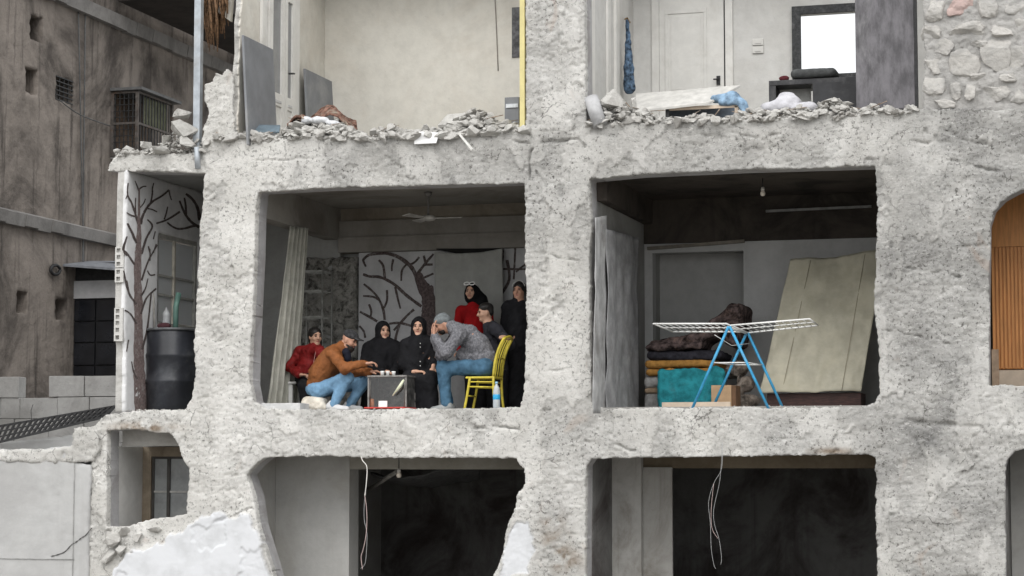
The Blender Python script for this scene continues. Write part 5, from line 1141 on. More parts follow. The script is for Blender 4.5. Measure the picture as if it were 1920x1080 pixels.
# brazier
hs = thing('brazier', P(728, 769, .35), 'small glass-sided stove with a red base tray amid the seated group', 'stove')
hz = lambda py: Z(728, py, .1)
hx0, hx1 = X(690, .2), X(763, .2)
MB().box((hx0 - .01, .10, ZMID + .001), (hx1 + .01, .56, hz(763))).build('base_tray', M_RED, hs, bevel=.006)
M_SG = plain('sooty_reflector', (.085, .082, .078), .35, .3, var=.8, scale=16, spec=.6, dirt=(.03, .03, .03), dirt_amt=.5)
for a, b, y in ((hx0, hx0 + .02, .20), (hx1 - .02, hx1, .20), (hx0, hx0 + .02, .52), (hx1 - .02, hx1, .52)): MB().box((a, y, hz(763) + .002), (b, y + .02, hz(707))).build('corner_post', M_STEEL, hs)
MB().box((hx0 + .02, .525, hz(763) + .002), (hx1 - .02, .535, hz(707))).build('back_panel', M_SG, hs)
for a in (hx0 + .006, hx1 - .014): MB().box((a, .221, hz(763) + .002), (a + .008, .519, hz(707))).build('side_panel', M_SG, hs)
MB().box((hx0 - .005, .19, hz(707) + .002), (hx1 + .005, .55, hz(703))).build('top_plate', M_STEEL, hs, bevel=.004)
_gm, _gn, _gl, _gb = _mat('stove_glass'); _gt = _gn.new('ShaderNodeBsdfTransparent'); _gt.inputs[0].default_value = (.86, .86, .85, 1); _gg = _gn.new('ShaderNodeBsdfGlossy'); _gg.inputs['Roughness'].default_value = .06
_gx = _gn.new('ShaderNodeMixShader'); _gx.inputs[0].default_value = .06; _gl.new(_gt.outputs[0], _gx.inputs[1]); _gl.new(_gg.outputs[0], _gx.inputs[2]); _gl.new(_gx.outputs[0], _gn['Material Output'].inputs[0])
MB().box((hx0 + .022, .212, hz(763) + .002), (hx1 - .022, .216, hz(707))).build('glass_front', _gm, hs)
for k in range(2): MB().tube([(hx0 + .03 + (hx1 - hx0 - .06) * k, .205, hz(764) + .004), (hx0 + .03 + (hx1 - hx0 - .06) * k, .205, hz(708))], .004, 5).build('guard_wire', M_STEEL, hs)
MB().box((X(711, .2), .192, hz(763)), (X(727, .2), .203, hz(751))).build('control_plate', M_WHITEW, hs)
MB().lathe((X(697, .25), .26, hz(763) + .002), [(.03, 0), (.034, .02), (.03, .09), (.02, .1)], 14).build('burner', plain('orange_enamel', (.62, .20, .05), .4), hs)
tag(MB().tube([P(736, 742, .16), P(750, 724, .14), P(757, 712, .13)], [.006, .02, .012], 8).build('pale_ladle', plain('pale_green_plastic', (.66, .68, .5), .5)), 'pale ladle leaning across the front of the stove', 'ladle')
for k, (a, b) in enumerate(((717, 695), (727, 692), (738, 694))):
    c = P(a, b, .33 + .05 * k)
    tag(MB().lathe((c[0], c[1], hz(703) + .002), [(.018, 0), (.024, .045), (.026, .055), (.022, .053), (.016, .006)], 14, (True, True)).build('tea_glass', M_WHITEW), ('leftmost', 'middle', 'rightmost')[k] + ' of three small white tea cups on the stove top', 'cup', 'cups on the stove')
wb = thing('water_bottle', P(931, 768, .3), 'clear plastic water bottle with a blue label beside the yellow chair', 'bottle')
c = P(931, 768, .3); gm_, n_, l_, b_ = _mat('clear_plastic'); b_.inputs['Base Color'].default_value = (.75, .8, .84, 1); b_.inputs['Transmission Weight'].default_value = .55; b_.inputs['Roughness'].default_value = .15
MB().lathe((c[0], .3, ZMID + .001), [(.036, 0), (.042, .012), (.042, .10), (.038, .11), (.042, .125), (.042, .20), (.03, .245), (.014, .275), (.014, .285)], 20).build('body', gm_, wb)
MB().lathe((c[0], .3, ZMID + .10), [(.0425, 0), (.0435, .002), (.0435, .058), (.0425, .06)], 20, (False, False)).build('label', plain('blue_label', (.03, .34, .62), .4, var=.3, scale=50), wb)
MB().lathe((c[0], .3, ZMID + .286), [(.017, 0), (.017, .02), (.01, .024)], 14).build('cap', plain('cap_blue', (.25, .45, .6), .4), wb)
# ------------------------------------------------------------------ second room
xh = x20 + .13
tag(sheet('hanging_sheet', cloth('pale_grey_drape', (.38, .38, .38), .2, 5, dirt=(.2, .19, .18), amt=.35), None, PX(1113, 775, xh), PX(1140, 775, xh - .04), PX(1138, 404, xh - .04), PX(1116, 408, xh), (1, 0, 0), 1, .012, .006, 30, 40, 12, wrinkle=.012), 'narrow pale grey drape hanging nearest the middle pillar', 'drape')
tag(sheet('hanging_sheet', cloth('grey_drape', (.30, .30, .305), .25, 4, dirt=(.17, .165, .16), amt=.4), None, PX(1137, 775, xh - .02), PX(1198, 770, xh - .02), PX(1197, 445, xh - .02), PX(1138, 430, xh - .02), (1, 0, 0), 2, .012, .006, 60, 40, 13, wrinkle=.016), 'wide grey drape hanging along the left wall of the room with the drying rack', 'drape')
def pad(name, px0, px1, py0, py1, y0, y1, mat, label, cat, amp=.012, fs=8, seed=1, rad=.05):
    yc_ = (y0 + y1) / 2; a, b = P(px0, py1, y0), P(px1, py0, y0)
    im = Imp(.014, .04); im.amp = amp; im.fs = fs; im.seed = seed
    hs_ = (abs(b[0] - a[0]) / 2, (y1 - y0) / 2, abs(b[2] - a[2]) / 2); im.rbox(((a[0] + b[0]) / 2, yc_, (a[2] + b[2]) / 2), hs_, min(rad, min(hs_) * .9))
    return tag(im.build(name, mat), label, cat)
CG = cloth('grey_blanket', (.26, .255, .25), .25)
pad('folded_blanket', 1207, 1300, 737, 775, 1.75, 2.4, CG, 'grey folded blanket at the bottom of the bedding stack', 'blanket', seed=1)
pad('folded_blanket', 1208, 1300, 726, 737, 1.75, 2.4, cloth('tan_blanket', (.30, .22, .15)), 'thin tan blanket between the grey ones in the bedding stack', 'blanket', seed=2)
pad('folded_blanket', 1207, 1300, 704, 727, 1.75, 2.4, cloth('light_grey_blanket', (.34, .335, .33), .2), 'lighter grey folded blanket in the middle of the bedding stack', 'blanket', seed=3)
pad('mattress', 1210, 1342, 690, 705, 1.7, 2.5, cloth('ochre_mattress', (.36, .185, .05), .25), 'lower of two ochre mattresses in the bedding stack', 'mattress', seed=4)
pad('mattress', 1209, 1340, 674, 690, 1.7, 2.5, cloth('ochre_mattress', (.36, .185, .05)), 'upper of two ochre mattresses in the bedding stack', 'mattress', seed=5)
pad('quilt', 1212, 1352, 657, 676, 1.7, 2.5, cloth('black_quilt', (.028, .027, .034), .4), 'black quilt folded over the ochre mattresses', 'quilt', .018, 9, 6)
im = Imp(.015, .06); im.amp = .03; im.fs = 7; im.seed = 7; im.folds = True
def tiltM(a): return np.array([[math.cos(a), 0, math.sin(a)], [0, 1, 0], [-math.sin(a), 0, math.cos(a)]])
im.rbox(P(1290, 640, 2.1), (.42, .36, .055), .05, tiltM(R(10))).rbox(P(1352, 610, 2.15), (.30, .36, .075), .05, tiltM(R(38))).rbox(P(1385, 612, 2.2), (.10, .34, .26), .07, tiltM(R(-6))).rbox(P(1272, 652, 2.0), (.36, .34, .04), .04, tiltM(R(2)))
tag(im.build('carpet', plain('dark_patterned_carpet', (.070, .052, .050), .95, var=.9, scale=13, bump=.008, bscale=50, spec=.1, dirt=(.19, .13, .11), dirt_amt=.5)), 'dark patterned carpet slumped across the top of the bedding stack', 'carpet')
im = Imp(.014, .05); im.amp = .014; im.fs = 9; im.seed = 9
im.rbox(P(1298, 735, 1.62), (.40, .07, .26), .05).rbox(P(1275, 732, 1.58), (.26, .06, .25), .05).cap(P(1342, 696, 1.6), P(1344, 765, 1.6), .07).cap(P(1252, 712, 1.6), P(1248, 768, 1.55), .06)
tag(im.build('turquoise_blanket', cloth('turquoise_cloth', (.025, .23, .27), .35, 7, dirt=(.06, .17, .19), amt=.4)), 'turquoise blanket draped over the front of the bedding stack', 'blanket')
im = Imp(.013, .05); im.amp = .022; im.fs = 10; im.seed = 14
for a, b, y, r_ in ((1385, 690, 1.9, .12), (1398, 720, 1.8, .11), (1380, 735, 1.7, .1), (1404, 752, 1.7, .12), (1370, 700, 2.0, .1), (1395, 765, 1.6, .1)): im.ell(P(a, b, y), (r_, r_, r_ * .8))
tag(im.build('clothes_heap', plain('brown_grey_clothes', (.155, .13, .11), .95, var=.8, scale=9, bump=.005, spec=.1, dirt=(.30, .27, .24), dirt_amt=.4)), 'heap of brown and grey clothes between the bedding stack and cream tarpaulin', 'clothes')
cb = thing('cardboard_box', P(1355, 768, 1.15), 'brown cardboard box behind the legs of the drying rack', 'box')
a, b = P(1334, 775, 1.1), P(1371, 722, 1.1); dR = X(1384, 1.5) - X(1371, 1.1)
MB().box((a[0], 1.1, ZMID + .001), (b[0] + .0, 1.45, b[2])).build('box_body', M_CARD, cb, bevel=.003)
MB().box((b[0] + .002, 1.12, ZMID + .001), (b[0] + .05, 1.44, b[2] - .004)).build('shaded_side', plain('shaded_cardboard', (.16, .09, .05), .85), cb)  # right side of the box, its shade put into a darker cardboard colour
tag(MB().box((X(1240, .85), .85, ZMID + .001), (X(1368, .85), .88, Z(1290, 754, .85))).build('pale_plank', M_TANW, bevel=.003), 'long pale plank lying on edge in front of the turquoise blanket', 'plank')
tp = thing('tarpaulin_panel', P(1530, 765, 1.7), 'large cream tarpaulin stretched over a leaning frame, right of the drying rack', 'tarpaulin')
TB = [(1424, 738), (1614, 732), (1660, 466), (1482, 486)]; ty = (1.55, 1.55, 2.35, 2.35)
q = [P(a, b, y) for (a, b), y in zip(TB, ty)]
M_TARP = plain('cream_tarpaulin', (.44, .415, .325), .5, var=.16, scale=3, bump=.004, bscale=9, spec=.35, dirt=(.40, .37, .27), dirt_amt=.3)
n_t = np.cross(q[1] - q[0], q[3] - q[0]); n_t /= np.linalg.norm(n_t)
tso = sheet('tarpaulin', M_TARP, tp, *q, n_t, 1.5, .012, .008, 70, 50, 22, sag=.03, wrinkle=.018)
for (a0, b0), (a1, b1) in (((1520, 484), (1466, 736)), ((1622, 472), (1578, 733))):
    pa_, pb_ = P(a0, b0 + 4, 2.31), P(a1, b1, 1.53); MB().tube([pa_ + n_t * .0, (pa_ + pb_) / 2, pb_], .003, 5).build('seam', plain('brown_seam', (.27, .24, .17), .8), tp)
tag(MB().box((X(1436, 1.6), 1.62, ZMID + .001), (X(1612, 1.6), 2.1, Z(1520, 737, 1.6))).build('wooden_chest', M_DKWOOD, bevel=.006), 'dark red-brown wooden chest under the cream tarpaulin', 'chest')
# drying rack
dk = thing('drying_rack', P(1385, 766, .6), 'folding drying rack with blue legs and white wire wings', 'drying rack')
yn, yf = .22, .95
apN, apF = P(1365, 613, yn), P(1399, 625, yf)
for nm, pts_ in (('leg', (P(1366, 612, yn), P(1297, 768, yn))), ('leg', (P(1368, 612, yn), P(1442, 768, yn))), ('leg', (P(1400, 624, yf), P(1333, 772, yf))), ('leg', (P(1402, 624, yf), P(1471, 772, yf)))):
    MB().tube(list(pts_), .016, 8).build(nm, M_BLUEP, dk)
MB().tube([apN, apF], .012, 8).build('hinge_bar', M_WHITEW, dk)
for (nl, nr, fl_, fr_, nm) in ((P(1225, 607, yn), P(1362, 607, yn), P(1262, 622, yf), P(1395, 622, yf), 'wing'), (P(1371, 610, yn), P(1518, 598, yn), P(1402, 624, yf), P(1534, 610, yf), 'wing')):
    w = MB()
    for a, b in ((nl, nr), (nr, fr_), (fr_, fl_), (fl_, nl)): w.tube([a, b], .010, 6)
    wo = w.build('wing_frame', M_WHITEW, dk)
    for k in range(1, 11):
        t_ = k / 11; MB().tube([nl * (1 - t_) + nr * t_, fl_ * (1 - t_) + fr_ * t_], .0045, 5).build('wire', M_WHITEW, wo)
    MB().tube([(nl + fl_) / 2, (nr + fr_) / 2], .006, 5).build('wire', M_WHITEW, wo)
for a, b in ((P(1338, 680, yn), P(1402, 680, yn)), (P(1378, 684, yf), P(1430, 684, yf)), (P(1340, 680, yn), P(1378, 684, yf)), (P(1402, 680, yn), P(1430, 684, yf))): MB().tube([a, b], .006, 6).build('brace', M_WHITEW, dk)
MB().tube([P(1340, 628, yn), P(1372, 648, .5), P(1405, 644, yf)], .004, 5).build('cord', M_WHITEW, dk)
# ------------------------------------------------------------------ third room: ribbed orange partition
op = thing('ribbed_screen', P(1900, 725, 1.0), 'orange wood screen with vertical ribs behind the arched opening, right edge', 'screen')
oy = 1.0; ox0, ox1 = X(1860, oy), X(1990, oy)
MB().box((ox0, oy + .03, Z(1900, 692, oy)), (ox1, oy + .06, Z(1900, 340, oy))).build('backing', M_ORANGE, op)
MB().box((ox0, oy, Z(1900, 462, oy)), (ox1, oy + .028, Z(1900, 340, oy))).build('head_board', M_ORANGE, op)
nr_ = 18
for k in range(nr_):
    a = ox0 + (ox1 - ox0) * k / nr_; MB().box((a + .008, oy, Z(1900, 690, oy)), (a + (ox1 - ox0) / nr_ - .008, oy + .028, Z(1900, 463, oy))).build('rib', M_ORANGE, op)
MB().box((ox0, oy - .02, ZMID), (ox1, oy + .06, Z(1900, 694, oy))).build('foot_board', M_TANW, op)
tag(MB().box((X(1858, .6), .6, ZMID), (X(1871, .6), .66, Z(1864, 655, .6))).build('short_post', plain('weathered_wood', (.33, .24, .17), .8, var=.25)), 'short weathered post in front of the ribbed orange screen', 'post')
# ------------------------------------------------------------------ lower rooms: dangling cables
def strand(name, pts_, y, r_, mat, parent): return MB().tube(dense([P(a, b, y) for a, b in pts_], 5), r_, 5).build(name, mat, parent)
w1 = thing('dangling_cable', P(680, 860, -.06), 'twisted pale cable dangling into the lower left room', 'cable')
strand('strand', [(677, 856), (680, 864), (688, 876), (687, 905), (684, 930)], -.06, .0055, plain('white_cable', (.68, .66, .62), .5), w1)
strand('strand', [(684, 930), (687, 950), (688, 975), (686, 1005), (681, 1030), (677, 1045), (680, 1068)], -.06, .0035, M_PINKW, w1)
strand('strand', [(686, 925), (683, 945), (683, 975), (688, 1000), (687, 1035), (684, 1058), (676, 1066)], -.05, .0028, M_SILVER, w1)
z6 = lambda a, b: (1080 + a / 3.097, 800 + b / 3.097)
w2 = thing('dangling_cable', P(1353, 832, -.06), 'loose bundle of thin wires dangling into the lower right room', 'cable')
strand('strand', [z6(*p) for p in ((850, 90), (846, 240), (800, 330), (770, 440), (780, 560), (785, 700), (800, 800), (812, 825))], -.06, .0024, M_SILVER, w2)
strand('strand', [z6(*p) for p in ((848, 100), (842, 245), (830, 340), (800, 480), (805, 570), (830, 650), (845, 760), (840, 800))], -.05, .0024, M_SILVER, w2)
strand('strand', [z6(*p) for p in ((800, 330), (785, 480), (790, 590), (825, 650))], -.065, .0022, M_PINKW, w2)
tag(MB().tube([P(690, 919, 2.2), P(744, 884, 1.35)], .03, 6).build('ceiling_batten', plain('grey_batten', (.22, .21, .19), .8)), 'pale batten slanting under the ceiling of the lower left room', 'batten')
sg = sheet('sagging_sheet', cloth('dark_grey_tarp', (.10, .10, .10), .2), None, P(695, 892, 3.4), P(900, 892, 3.4), P(900, 872, 2.0), P(695, 872, 2.0), (0, 0, -1), 1, .02, .008, 40, 20, 31, sag=.0, wrinkle=.02)
for v in sg.data.vertices:
    s_ = (v.co.x - X(695, 3.0)) / (X(900, 3.0) - X(695, 3.0)); v.co.z -= .16 * math.sin(math.pi * min(max(s_, 0), 1))
tag(sg, 'dark sheet sagging below the ceiling of the lower left room', 'sheet')
# ------------------------------------------------------------------ people: one continuous body each, clothes and hair over it
CAMV = np.array([.33, -.94, 0.0]); RIGHT = np.array([.961, .277, 0.0]); UPV = np.array([0, 0, 1.0])
def unit(v): v = np.asarray(v, float); return v / np.linalg.norm(v)
def frame(f, tilt=0.0):
    f = unit(f); u = UPV - f * f[2]
    u = unit(u); r = np.cross(f, u)
    if tilt: u2 = u * math.cos(tilt) + r * math.sin(tilt); r = np.cross(f, u2); u = u2
    return np.stack([r, f, u])                 # rows: side, front, up
def head_skin(im, c, M, s=1.0, nose=1.0):
    r, f, u = M; c = np.asarray(c, float)
    im.ell(c + u * .018 * s - f * .008 * s, np.array([.073, .090, .096]) * s, M, .02).ell(c + f * .026 * s - u * .042 * s, np.array([.058, .060, .072]) * s, M, .03)
    im.ell(c + f * .062 * s - u * .092 * s, np.array([.027, .024, .021]) * s, M, .025)
    im.cap(c + f * .086 * s + u * .006 * s, c + f * .102 * s * nose - u * .028 * s, .010 * s, .0155 * s, .012)
    for q in (-1, 1):
        im.ell(c + r * q * .074 * s - f * .004 * s - u * .012 * s, np.array([.010, .020, .032]) * s, M, .01)
        im.ell(c + r * q * .030 * s + f * .078 * s + u * .024 * s, np.array([.024, .012, .009]) * s, M, .012)
        im.ell(c + r * q * .040 * s + f * .060 * s - u * .030 * s, np.array([.022, .020, .020]) * s, M, .02)
def face_parts(parent, c, M, s=1.0, brow=True, lips=True):
    r, f, u = M; c = np.asarray(c, float); e = Imp(.004, .002); b = Imp(.004, .002)
    for q in (-1, 1):
        e.ell(c + r * q * .030 * s + f * .083 * s + u * .005 * s, np.array([.0145, .009, .0075]) * s, M)
        b.ell(c + r * q * .031 * s + f * .087 * s + u * .024 * s, np.array([.021, .008, .0055]) * s, M)
    v1, f1 = e.vf(); v2, f2 = b.vf()
    link('eyes_and_brows', np_mesh('eyes', np.concatenate([v1, v2]), np.concatenate([f1, f2 + len(v1)]), M_EYE), parent)
    if lips: Imp(.004, .004).ell(c + f * .084 * s - u * .062 * s, np.array([.023, .010, .0085]) * s, M).build('mouth', M_LIP, parent)
def hand_vf(w, d, n, s=1.0, curl=.35, thumb=1.0):
    """palm, four unequal bent fingers and a thumb leaving the side of the palm"""
    d = unit(d); n = unit(np.asarray(n, float) - d * (np.asarray(n, float) @ d)); sd = np.cross(d, n) * thumb; w = np.asarray(w, float)
    im = Imp(.0055, .008); M = np.stack([sd, d, n]); im.cap(w - d * .03 * s, w + d * .02 * s, .026 * s, .027 * s)
    im.rbox(w + d * .055 * s, np.array([.041, .048, .015]) * s, .013 * s, M)
    for k, (o, l) in enumerate(((-.031, .060), (-.0105, .074), (.0105, .080), (.031, .070))):
        p = w + (d * .098 + sd * o) * s; q = p; a = 0.0; dr = unit(d + sd * o * 1.6); r_ = .0095 * s
        for j, fr in enumerate((.45, .32, .25)):
            a += curl * (1.0 + .25 * j); dd = dr * math.cos(a) + n * math.sin(a); q2 = q + dd * l * fr * s
            im.cap(q, q2, r_, r_ * .92, .004); q = q2; r_ *= .92
    t0 = w + (d * .025 + sd * .036) * s; t1 = t0 + unit(sd * .75 + d * .55 + n * .35) * .045 * s; t2 = t1 + unit(sd * .15 + d * .8 + n * .45) * .036 * s
    im.cap(t0, t1, .013 * s, .0115 * s, .01).cap(t1, t2, .0115 * s, .009 * s, .005)
    return im.vf()
def person(label, base, head, M, s, garments, hands=(), neck=None, skin=M_SKIN, extra_skin=None, face=True, lips=True):
    t = thing('person', base, label, 'person', None)
    im = Imp(.0105, .02); head_skin(im, head, M, s)
    if neck is not None: im.cap(np.asarray(head) - M[2] * .06 * s - M[1] * .012, neck, .050 * s, .056 * s, .03)
    if extra_skin: extra_skin(im)
    for nm, mt, g, inner in garments:
        if inner: im.pr += g.shrunk(.016).pr
    v, f = im.vf()
    for h in hands:
        v2, f2 = hand_vf(*h); f = np.concatenate([f, f2 + len(v)]); v = np.concatenate([v, v2])
    link('body', np_mesh('body', v, f, skin), t)
    if face: face_parts(t, head, M, s, lips=lips)
    for nm, mt, g, inner in garments: g.build(nm, mt, t)
    return t
def G(amp=.006, fs=13, seed=1, k=.04, h=.0105): g = Imp(h, k); g.amp = amp; g.fs = fs; g.seed = seed; g.folds = amp >= .006; return g
def shoe(heel, toe, w=.042):
    g = G(.001, 10, 1, .03, .008); heel = np.asarray(heel, float); toe = np.asarray(toe, float); d = toe - heel
    g.cap(heel, heel + d * .45, w * 1.0, w * 1.0).cap(heel + d * .45, toe, w * 1.0, w * .85).cap(heel + UPV * .02, heel + UPV * .05 + d * .1, w * .95, w * .9)
    return g
def hijab(c, M, s, chest, tail=(), seed=3, amp=.005):
    r, f, u = M; c = np.asarray(c, float); g = G(amp, 16, seed, .05, .009)
    g.ell(c + u * .016 * s - f * .014 * s, np.array([.096, .106, .116]) * s, M).ell(c - u * .07 * s - f * .004 * s, np.array([.086, .088, .075]) * s, M)
    g.cap(c - u * .09 * s, chest, .085 * s, .13 * s)
    for a, b, ra, rb in tail: g.cap(a, b, ra, rb)
    g.cut(c + f * .105 * s - u * .018 * s, np.array([.062, .092, .090]) * s, M); return g
C_RED = cloth('red_puffer', (.175, .012, .012), .3, 12, .55); C_BLACKT = cloth('black_trousers', (.014, .014, .016), .3)
C_BROWN = cloth('brown_leather_jacket', (.205, .075, .025), .22, 11, .65, dirt=(.12, .042, .014), amt=.15); C_JEANL = plain('faded_jeans', (.15, .27, .40), .9, var=.25, scale=7, bump=.002, bscale=60, spec=.1, dirt=(.09, .17, .26), dirt_amt=.35)
C_JEAND = plain('blue_jeans', (.055, .115, .175), .9, var=.3, scale=7, bump=.002, bscale=60, spec=.1, dirt=(.035, .085, .15), dirt_amt=.5)
C_ROBE = cloth('black_robe', (.0095, .0095, .011), .35, 8, .85); C_ROBE2 = cloth('black_coat', (.012, .012, .014), .35, 8, .8); C_SCARF = cloth('black_headscarf', (.008, .008, .009), .3, 12, .8)
C_HEATH = plain('heather_grey_fleece', (.150, .150, .162), .95, var=.45, scale=45, bump=.004, bscale=60, spec=.1, dirt=(.085, .085, .095), dirt_amt=.3)
C_BEANIE = cloth('grey_beanie', (.155, .17, .175), .2, 30); C_SWEAT = cloth('red_sweater', (.29, .008, .010), .2, 10); C_DKJ = cloth('charcoal_jacket', (.030, .030, .036), .35, 9)
C_CAP = cloth('dark_cap', (.040, .040, .042), .5, 30); C_SHOE = plain('pale_trainer', (.50, .50, .50), .6, var=.15); C_SHOE2 = plain('grey_trainer', (.24, .25, .25), .6, var=.2); C_NAVY = cloth('navy_hoodie', (.012, .013, .022), .3)
# girl in the red jacket
M = frame(CAMV * .8 + RIGHT * .42 - UPV * .05); y = 1.25; hc = P(591, 631, y)
jk = G(.017, 15, 2); jk.chain([P(580, 665, y), P(578, 685, y), P(576, 704, y)], [.115, .125, .13]).cap(P(562, 659, y), P(600, 658, y - .1), .062)
jk.chain([P(561, 660, y), P(543, 689, y - .05), P(560, 702, y - .25)], [.062, .056, .048]).chain([P(600, 660, y - .1), P(608, 690, y - .18), P(588, 702, y - .28)], [.06, .055, .048]).cap(P(590, 650, y), P(591, 655, y), .075)
tr = G(.005, 12, 3); tr.cap(P(570, 712, y), P(584, 714, y - .05), .12).chain([P(570, 715, y), P(570, 724, y - .38), P(572, 768, y - .40)], [.085, .072, .05]).chain([P(588, 717, y - .05), P(590, 724, y - .45), P(588, 768, y - .42)], [.085, .072, .05])
ha = G(.004, 40, 4, .03, .008); r_, f_, u_ = M
ha.ell(hc + u_ * .028 - f_ * .016, (.084, .094, .094), M).cap(hc - r_ * .068 - f_ * .03, hc - r_ * .075 - f_ * .02 - u_ * .12, .035, .028).cap(hc - f_ * .06, hc - f_ * .07 - u_ * .1, .06, .05); ha.cut(hc + f_ * .10 - u_ * .022, (.060, .080, .078), M)
t = person('seated girl in a shiny red zipped jacket and black trousers, dark hair', P(578, 770, y), hc, M, .98, [('jacket', C_RED, jk, True), ('trousers', C_BLACKT, tr, True), ('hair', M_HAIR, ha, False)], [(P(563, 703, y - .27), RIGHT * .8 + CAMV * .4, -UPV, .85, .5)], P(589, 655, y))
MB().tube([P(592, 658, y - .165), P(588, 680, y - .185), P(584, 702, y - .20)], .004, 5).build('zip', plain('pale_zip', (.42, .2, .18), .5), t)
# bearded man in the brown jacket
M = frame(RIGHT * .80 + CAMV * .42 - UPV * .42); y = .58; hc = P(656, 637, y); r_, f_, u_ = M
jk = G(.017, 11, 5, .05); jk.chain([P(594, 722, y), P(603, 702, y), P(616, 680, y), P(628, 664, y)], [.12, .145, .15, .125]).cap(P(624, 662, y - .18), P(636, 658, y + .18), .072).cap(P(640, 656, y), P(644, 650, y), .075)
jk.chain([P(624, 664, y - .20), P(646, 691, y - .28), P(683, 682, y - .26)], [.076, .064, .046]).chain([P(638, 664, y + .2), P(664, 698, y + .1), P(692, 697, y - .12)], [.072, .062, .046])
hd = G(.003, 12, 6); hd.ell(P(648, 660, y - .02), (.06, .07, .06)).ell(P(652, 672, y - .04), (.04, .06, .07))
je = G(.015, 12, 7); je.ell(P(597, 730, y), (.15, .17, .10)).chain([P(598, 733, y - .1), P(650, 709, y - .17), P(626, 758, y - .2)], [.095, .078, .052]).chain([P(602, 733, y + .1), P(681, 716, y + .06), P(655, 762, y + .02)], [.09, .076, .052])
s1 = shoe(P(618, 764, y - .2), P(650, 767, y - .22)); s2 = shoe(P(648, 766, y + .02), P(676, 767, y))
be = G(.005, 40, 8, .02, .007); be.ell(hc + f_ * .055 - u_ * .085, (.050, .046, .046), M).ell(hc + f_ * .02 - u_ * .062, (.066, .060, .034), M).ell(hc + f_ * .058 - u_ * .115, (.034, .034, .036), M)
cp = G(.002, 20, 9, .02, .007); cp.ell(hc + u_ * .058 - f_ * .008, (.086, .100, .064), M).rbox(hc + u_ * .052 + f_ * .115, (.066, .042, .008), .008, M, .015)
person('crouching bearded man in a tan-brown jacket, dark cap and faded jeans, warming his hands', P(625, 770, y), hc, M, 1.02, [('jacket', C_BROWN, jk, True), ('hood', C_NAVY, hd, False), ('jeans', C_JEANL, je, True), ('shoe', C_SHOE, s1, True), ('shoe', C_SHOE, s2, True), ('beard', M_BEARD, be, False), ('cap', C_CAP, cp, False)],
       [(P(684, 682, y - .26), RIGHT * .95 + UPV * .12, -UPV + RIGHT * .2, .98, .45, 1), (P(693, 697, y - .13), RIGHT * .95 + UPV * .05, -UPV, .98, .45, -1)], P(640, 655, y), M_SKIND)
# older woman in black, looking aside
M = frame(CAMV * .85 + RIGHT * .38); y = 1.4; hc = P(718, 621, y)
rb_ = G(.017, 9, 11, .06); rb_.chain([P(716, 655, y), P(715, 690, y - .05), P(714, 720, y - .08)], [.145, .18, .2]).cap(P(693, 656, y), P(741, 656, y), .085).cap(P(717, 640, y), P(695, 652, y), .075, .085).cap(P(717, 640, y), P(740, 652, y), .075, .085).chain([P(692, 658, y), P(684, 690, y - .2), P(716, 699, y - .42)], [.085, .075, .055]).chain([P(742, 658, y), P(751, 688, y - .18), P(740, 697, y - .42)], [.085, .075, .055])
rb_.cap(P(702, 720, y), P(698, 716, y - .42), .12, .11).cap(P(732, 720, y), P(738, 716, y - .42), .12, .11).chain([P(697, 718, y - .42), P(694, 772, y - .40)], [.11, .12]).chain([P(738, 718, y - .42), P(740, 772, y - .40)], [.11, .12]).cap(P(716, 722, y - .42), P(716, 770, y - .4), .12)
person('seated woman wrapped in black beside the bearded man, gazing to the side', P(716, 770, y), hc, M, 1.0, [('robe', C_ROBE, rb_, True), ('headscarf', C_SCARF, hijab(hc, M, 1.0, P(716, 655, y), seed=12), False)],
       [(P(728, 698, y - .46), RIGHT * .6 + CAMV * .5 - UPV * .2, UPV * -1, .95, .5, 1)], P(717, 650, y))
# woman in black with clasped hands
M = frame(CAMV * .95 - RIGHT * .16); y = 1.0; hc = P(785, 613, y)
rb_ = G(.017, 9, 15, .06); rb_.chain([P(785, 650, y), P(785, 680, y), P(786, 708, y - .05)], [.145, .17, .18]).cap(P(766, 650, y), P(804, 649, y), .08).cap(P(785, 634, y), P(768, 646, y), .07, .08).cap(P(785, 634, y), P(803, 645, y), .07, .08).chain([P(763, 648, y), P(756, 682, y - .12), P(778, 697, y - .30)], [.08, .07, .05]).chain([P(808, 647, y), P(816, 676, y - .08), P(812, 692, y - .28)], [.08, .07, .052])
rb_.cap(P(774, 712, y), P(770, 712, y - .36), .115, .10).cap(P(798, 712, y), P(803, 712, y - .36), .115, .10).chain([P(768, 714, y - .36), P(765, 772, y - .36)], [.10, .115]).chain([P(804, 714, y - .36), P(806, 772, y - .36)], [.10, .115]).cap(P(786, 716, y - .38), P(786, 772, y - .36), .11)
t = person('seated woman in a black robe with a row of pale beads, hands in her lap', P(786, 770, y), hc, M, .98, [('robe', C_ROBE, rb_, True), ('headscarf', C_SCARF, hijab(hc, M, 1.0, P(785, 648, y), seed=16), False)],
           [(P(779, 697, y - .42), RIGHT * .9 + CAMV * .3, -UPV, .95, .5, 1), (P(812, 690, y - .32), -UPV * .9 - RIGHT * .1, CAMV * -1, .95, .3, 1)], P(785, 645, y))
for b in (644, 651, 678, 686): MB().lathe(P(788, b, y - .215), [(.002, -.007), (.007, 0), (.002, .007)], 8).build('bead', M_WHITEW, t)
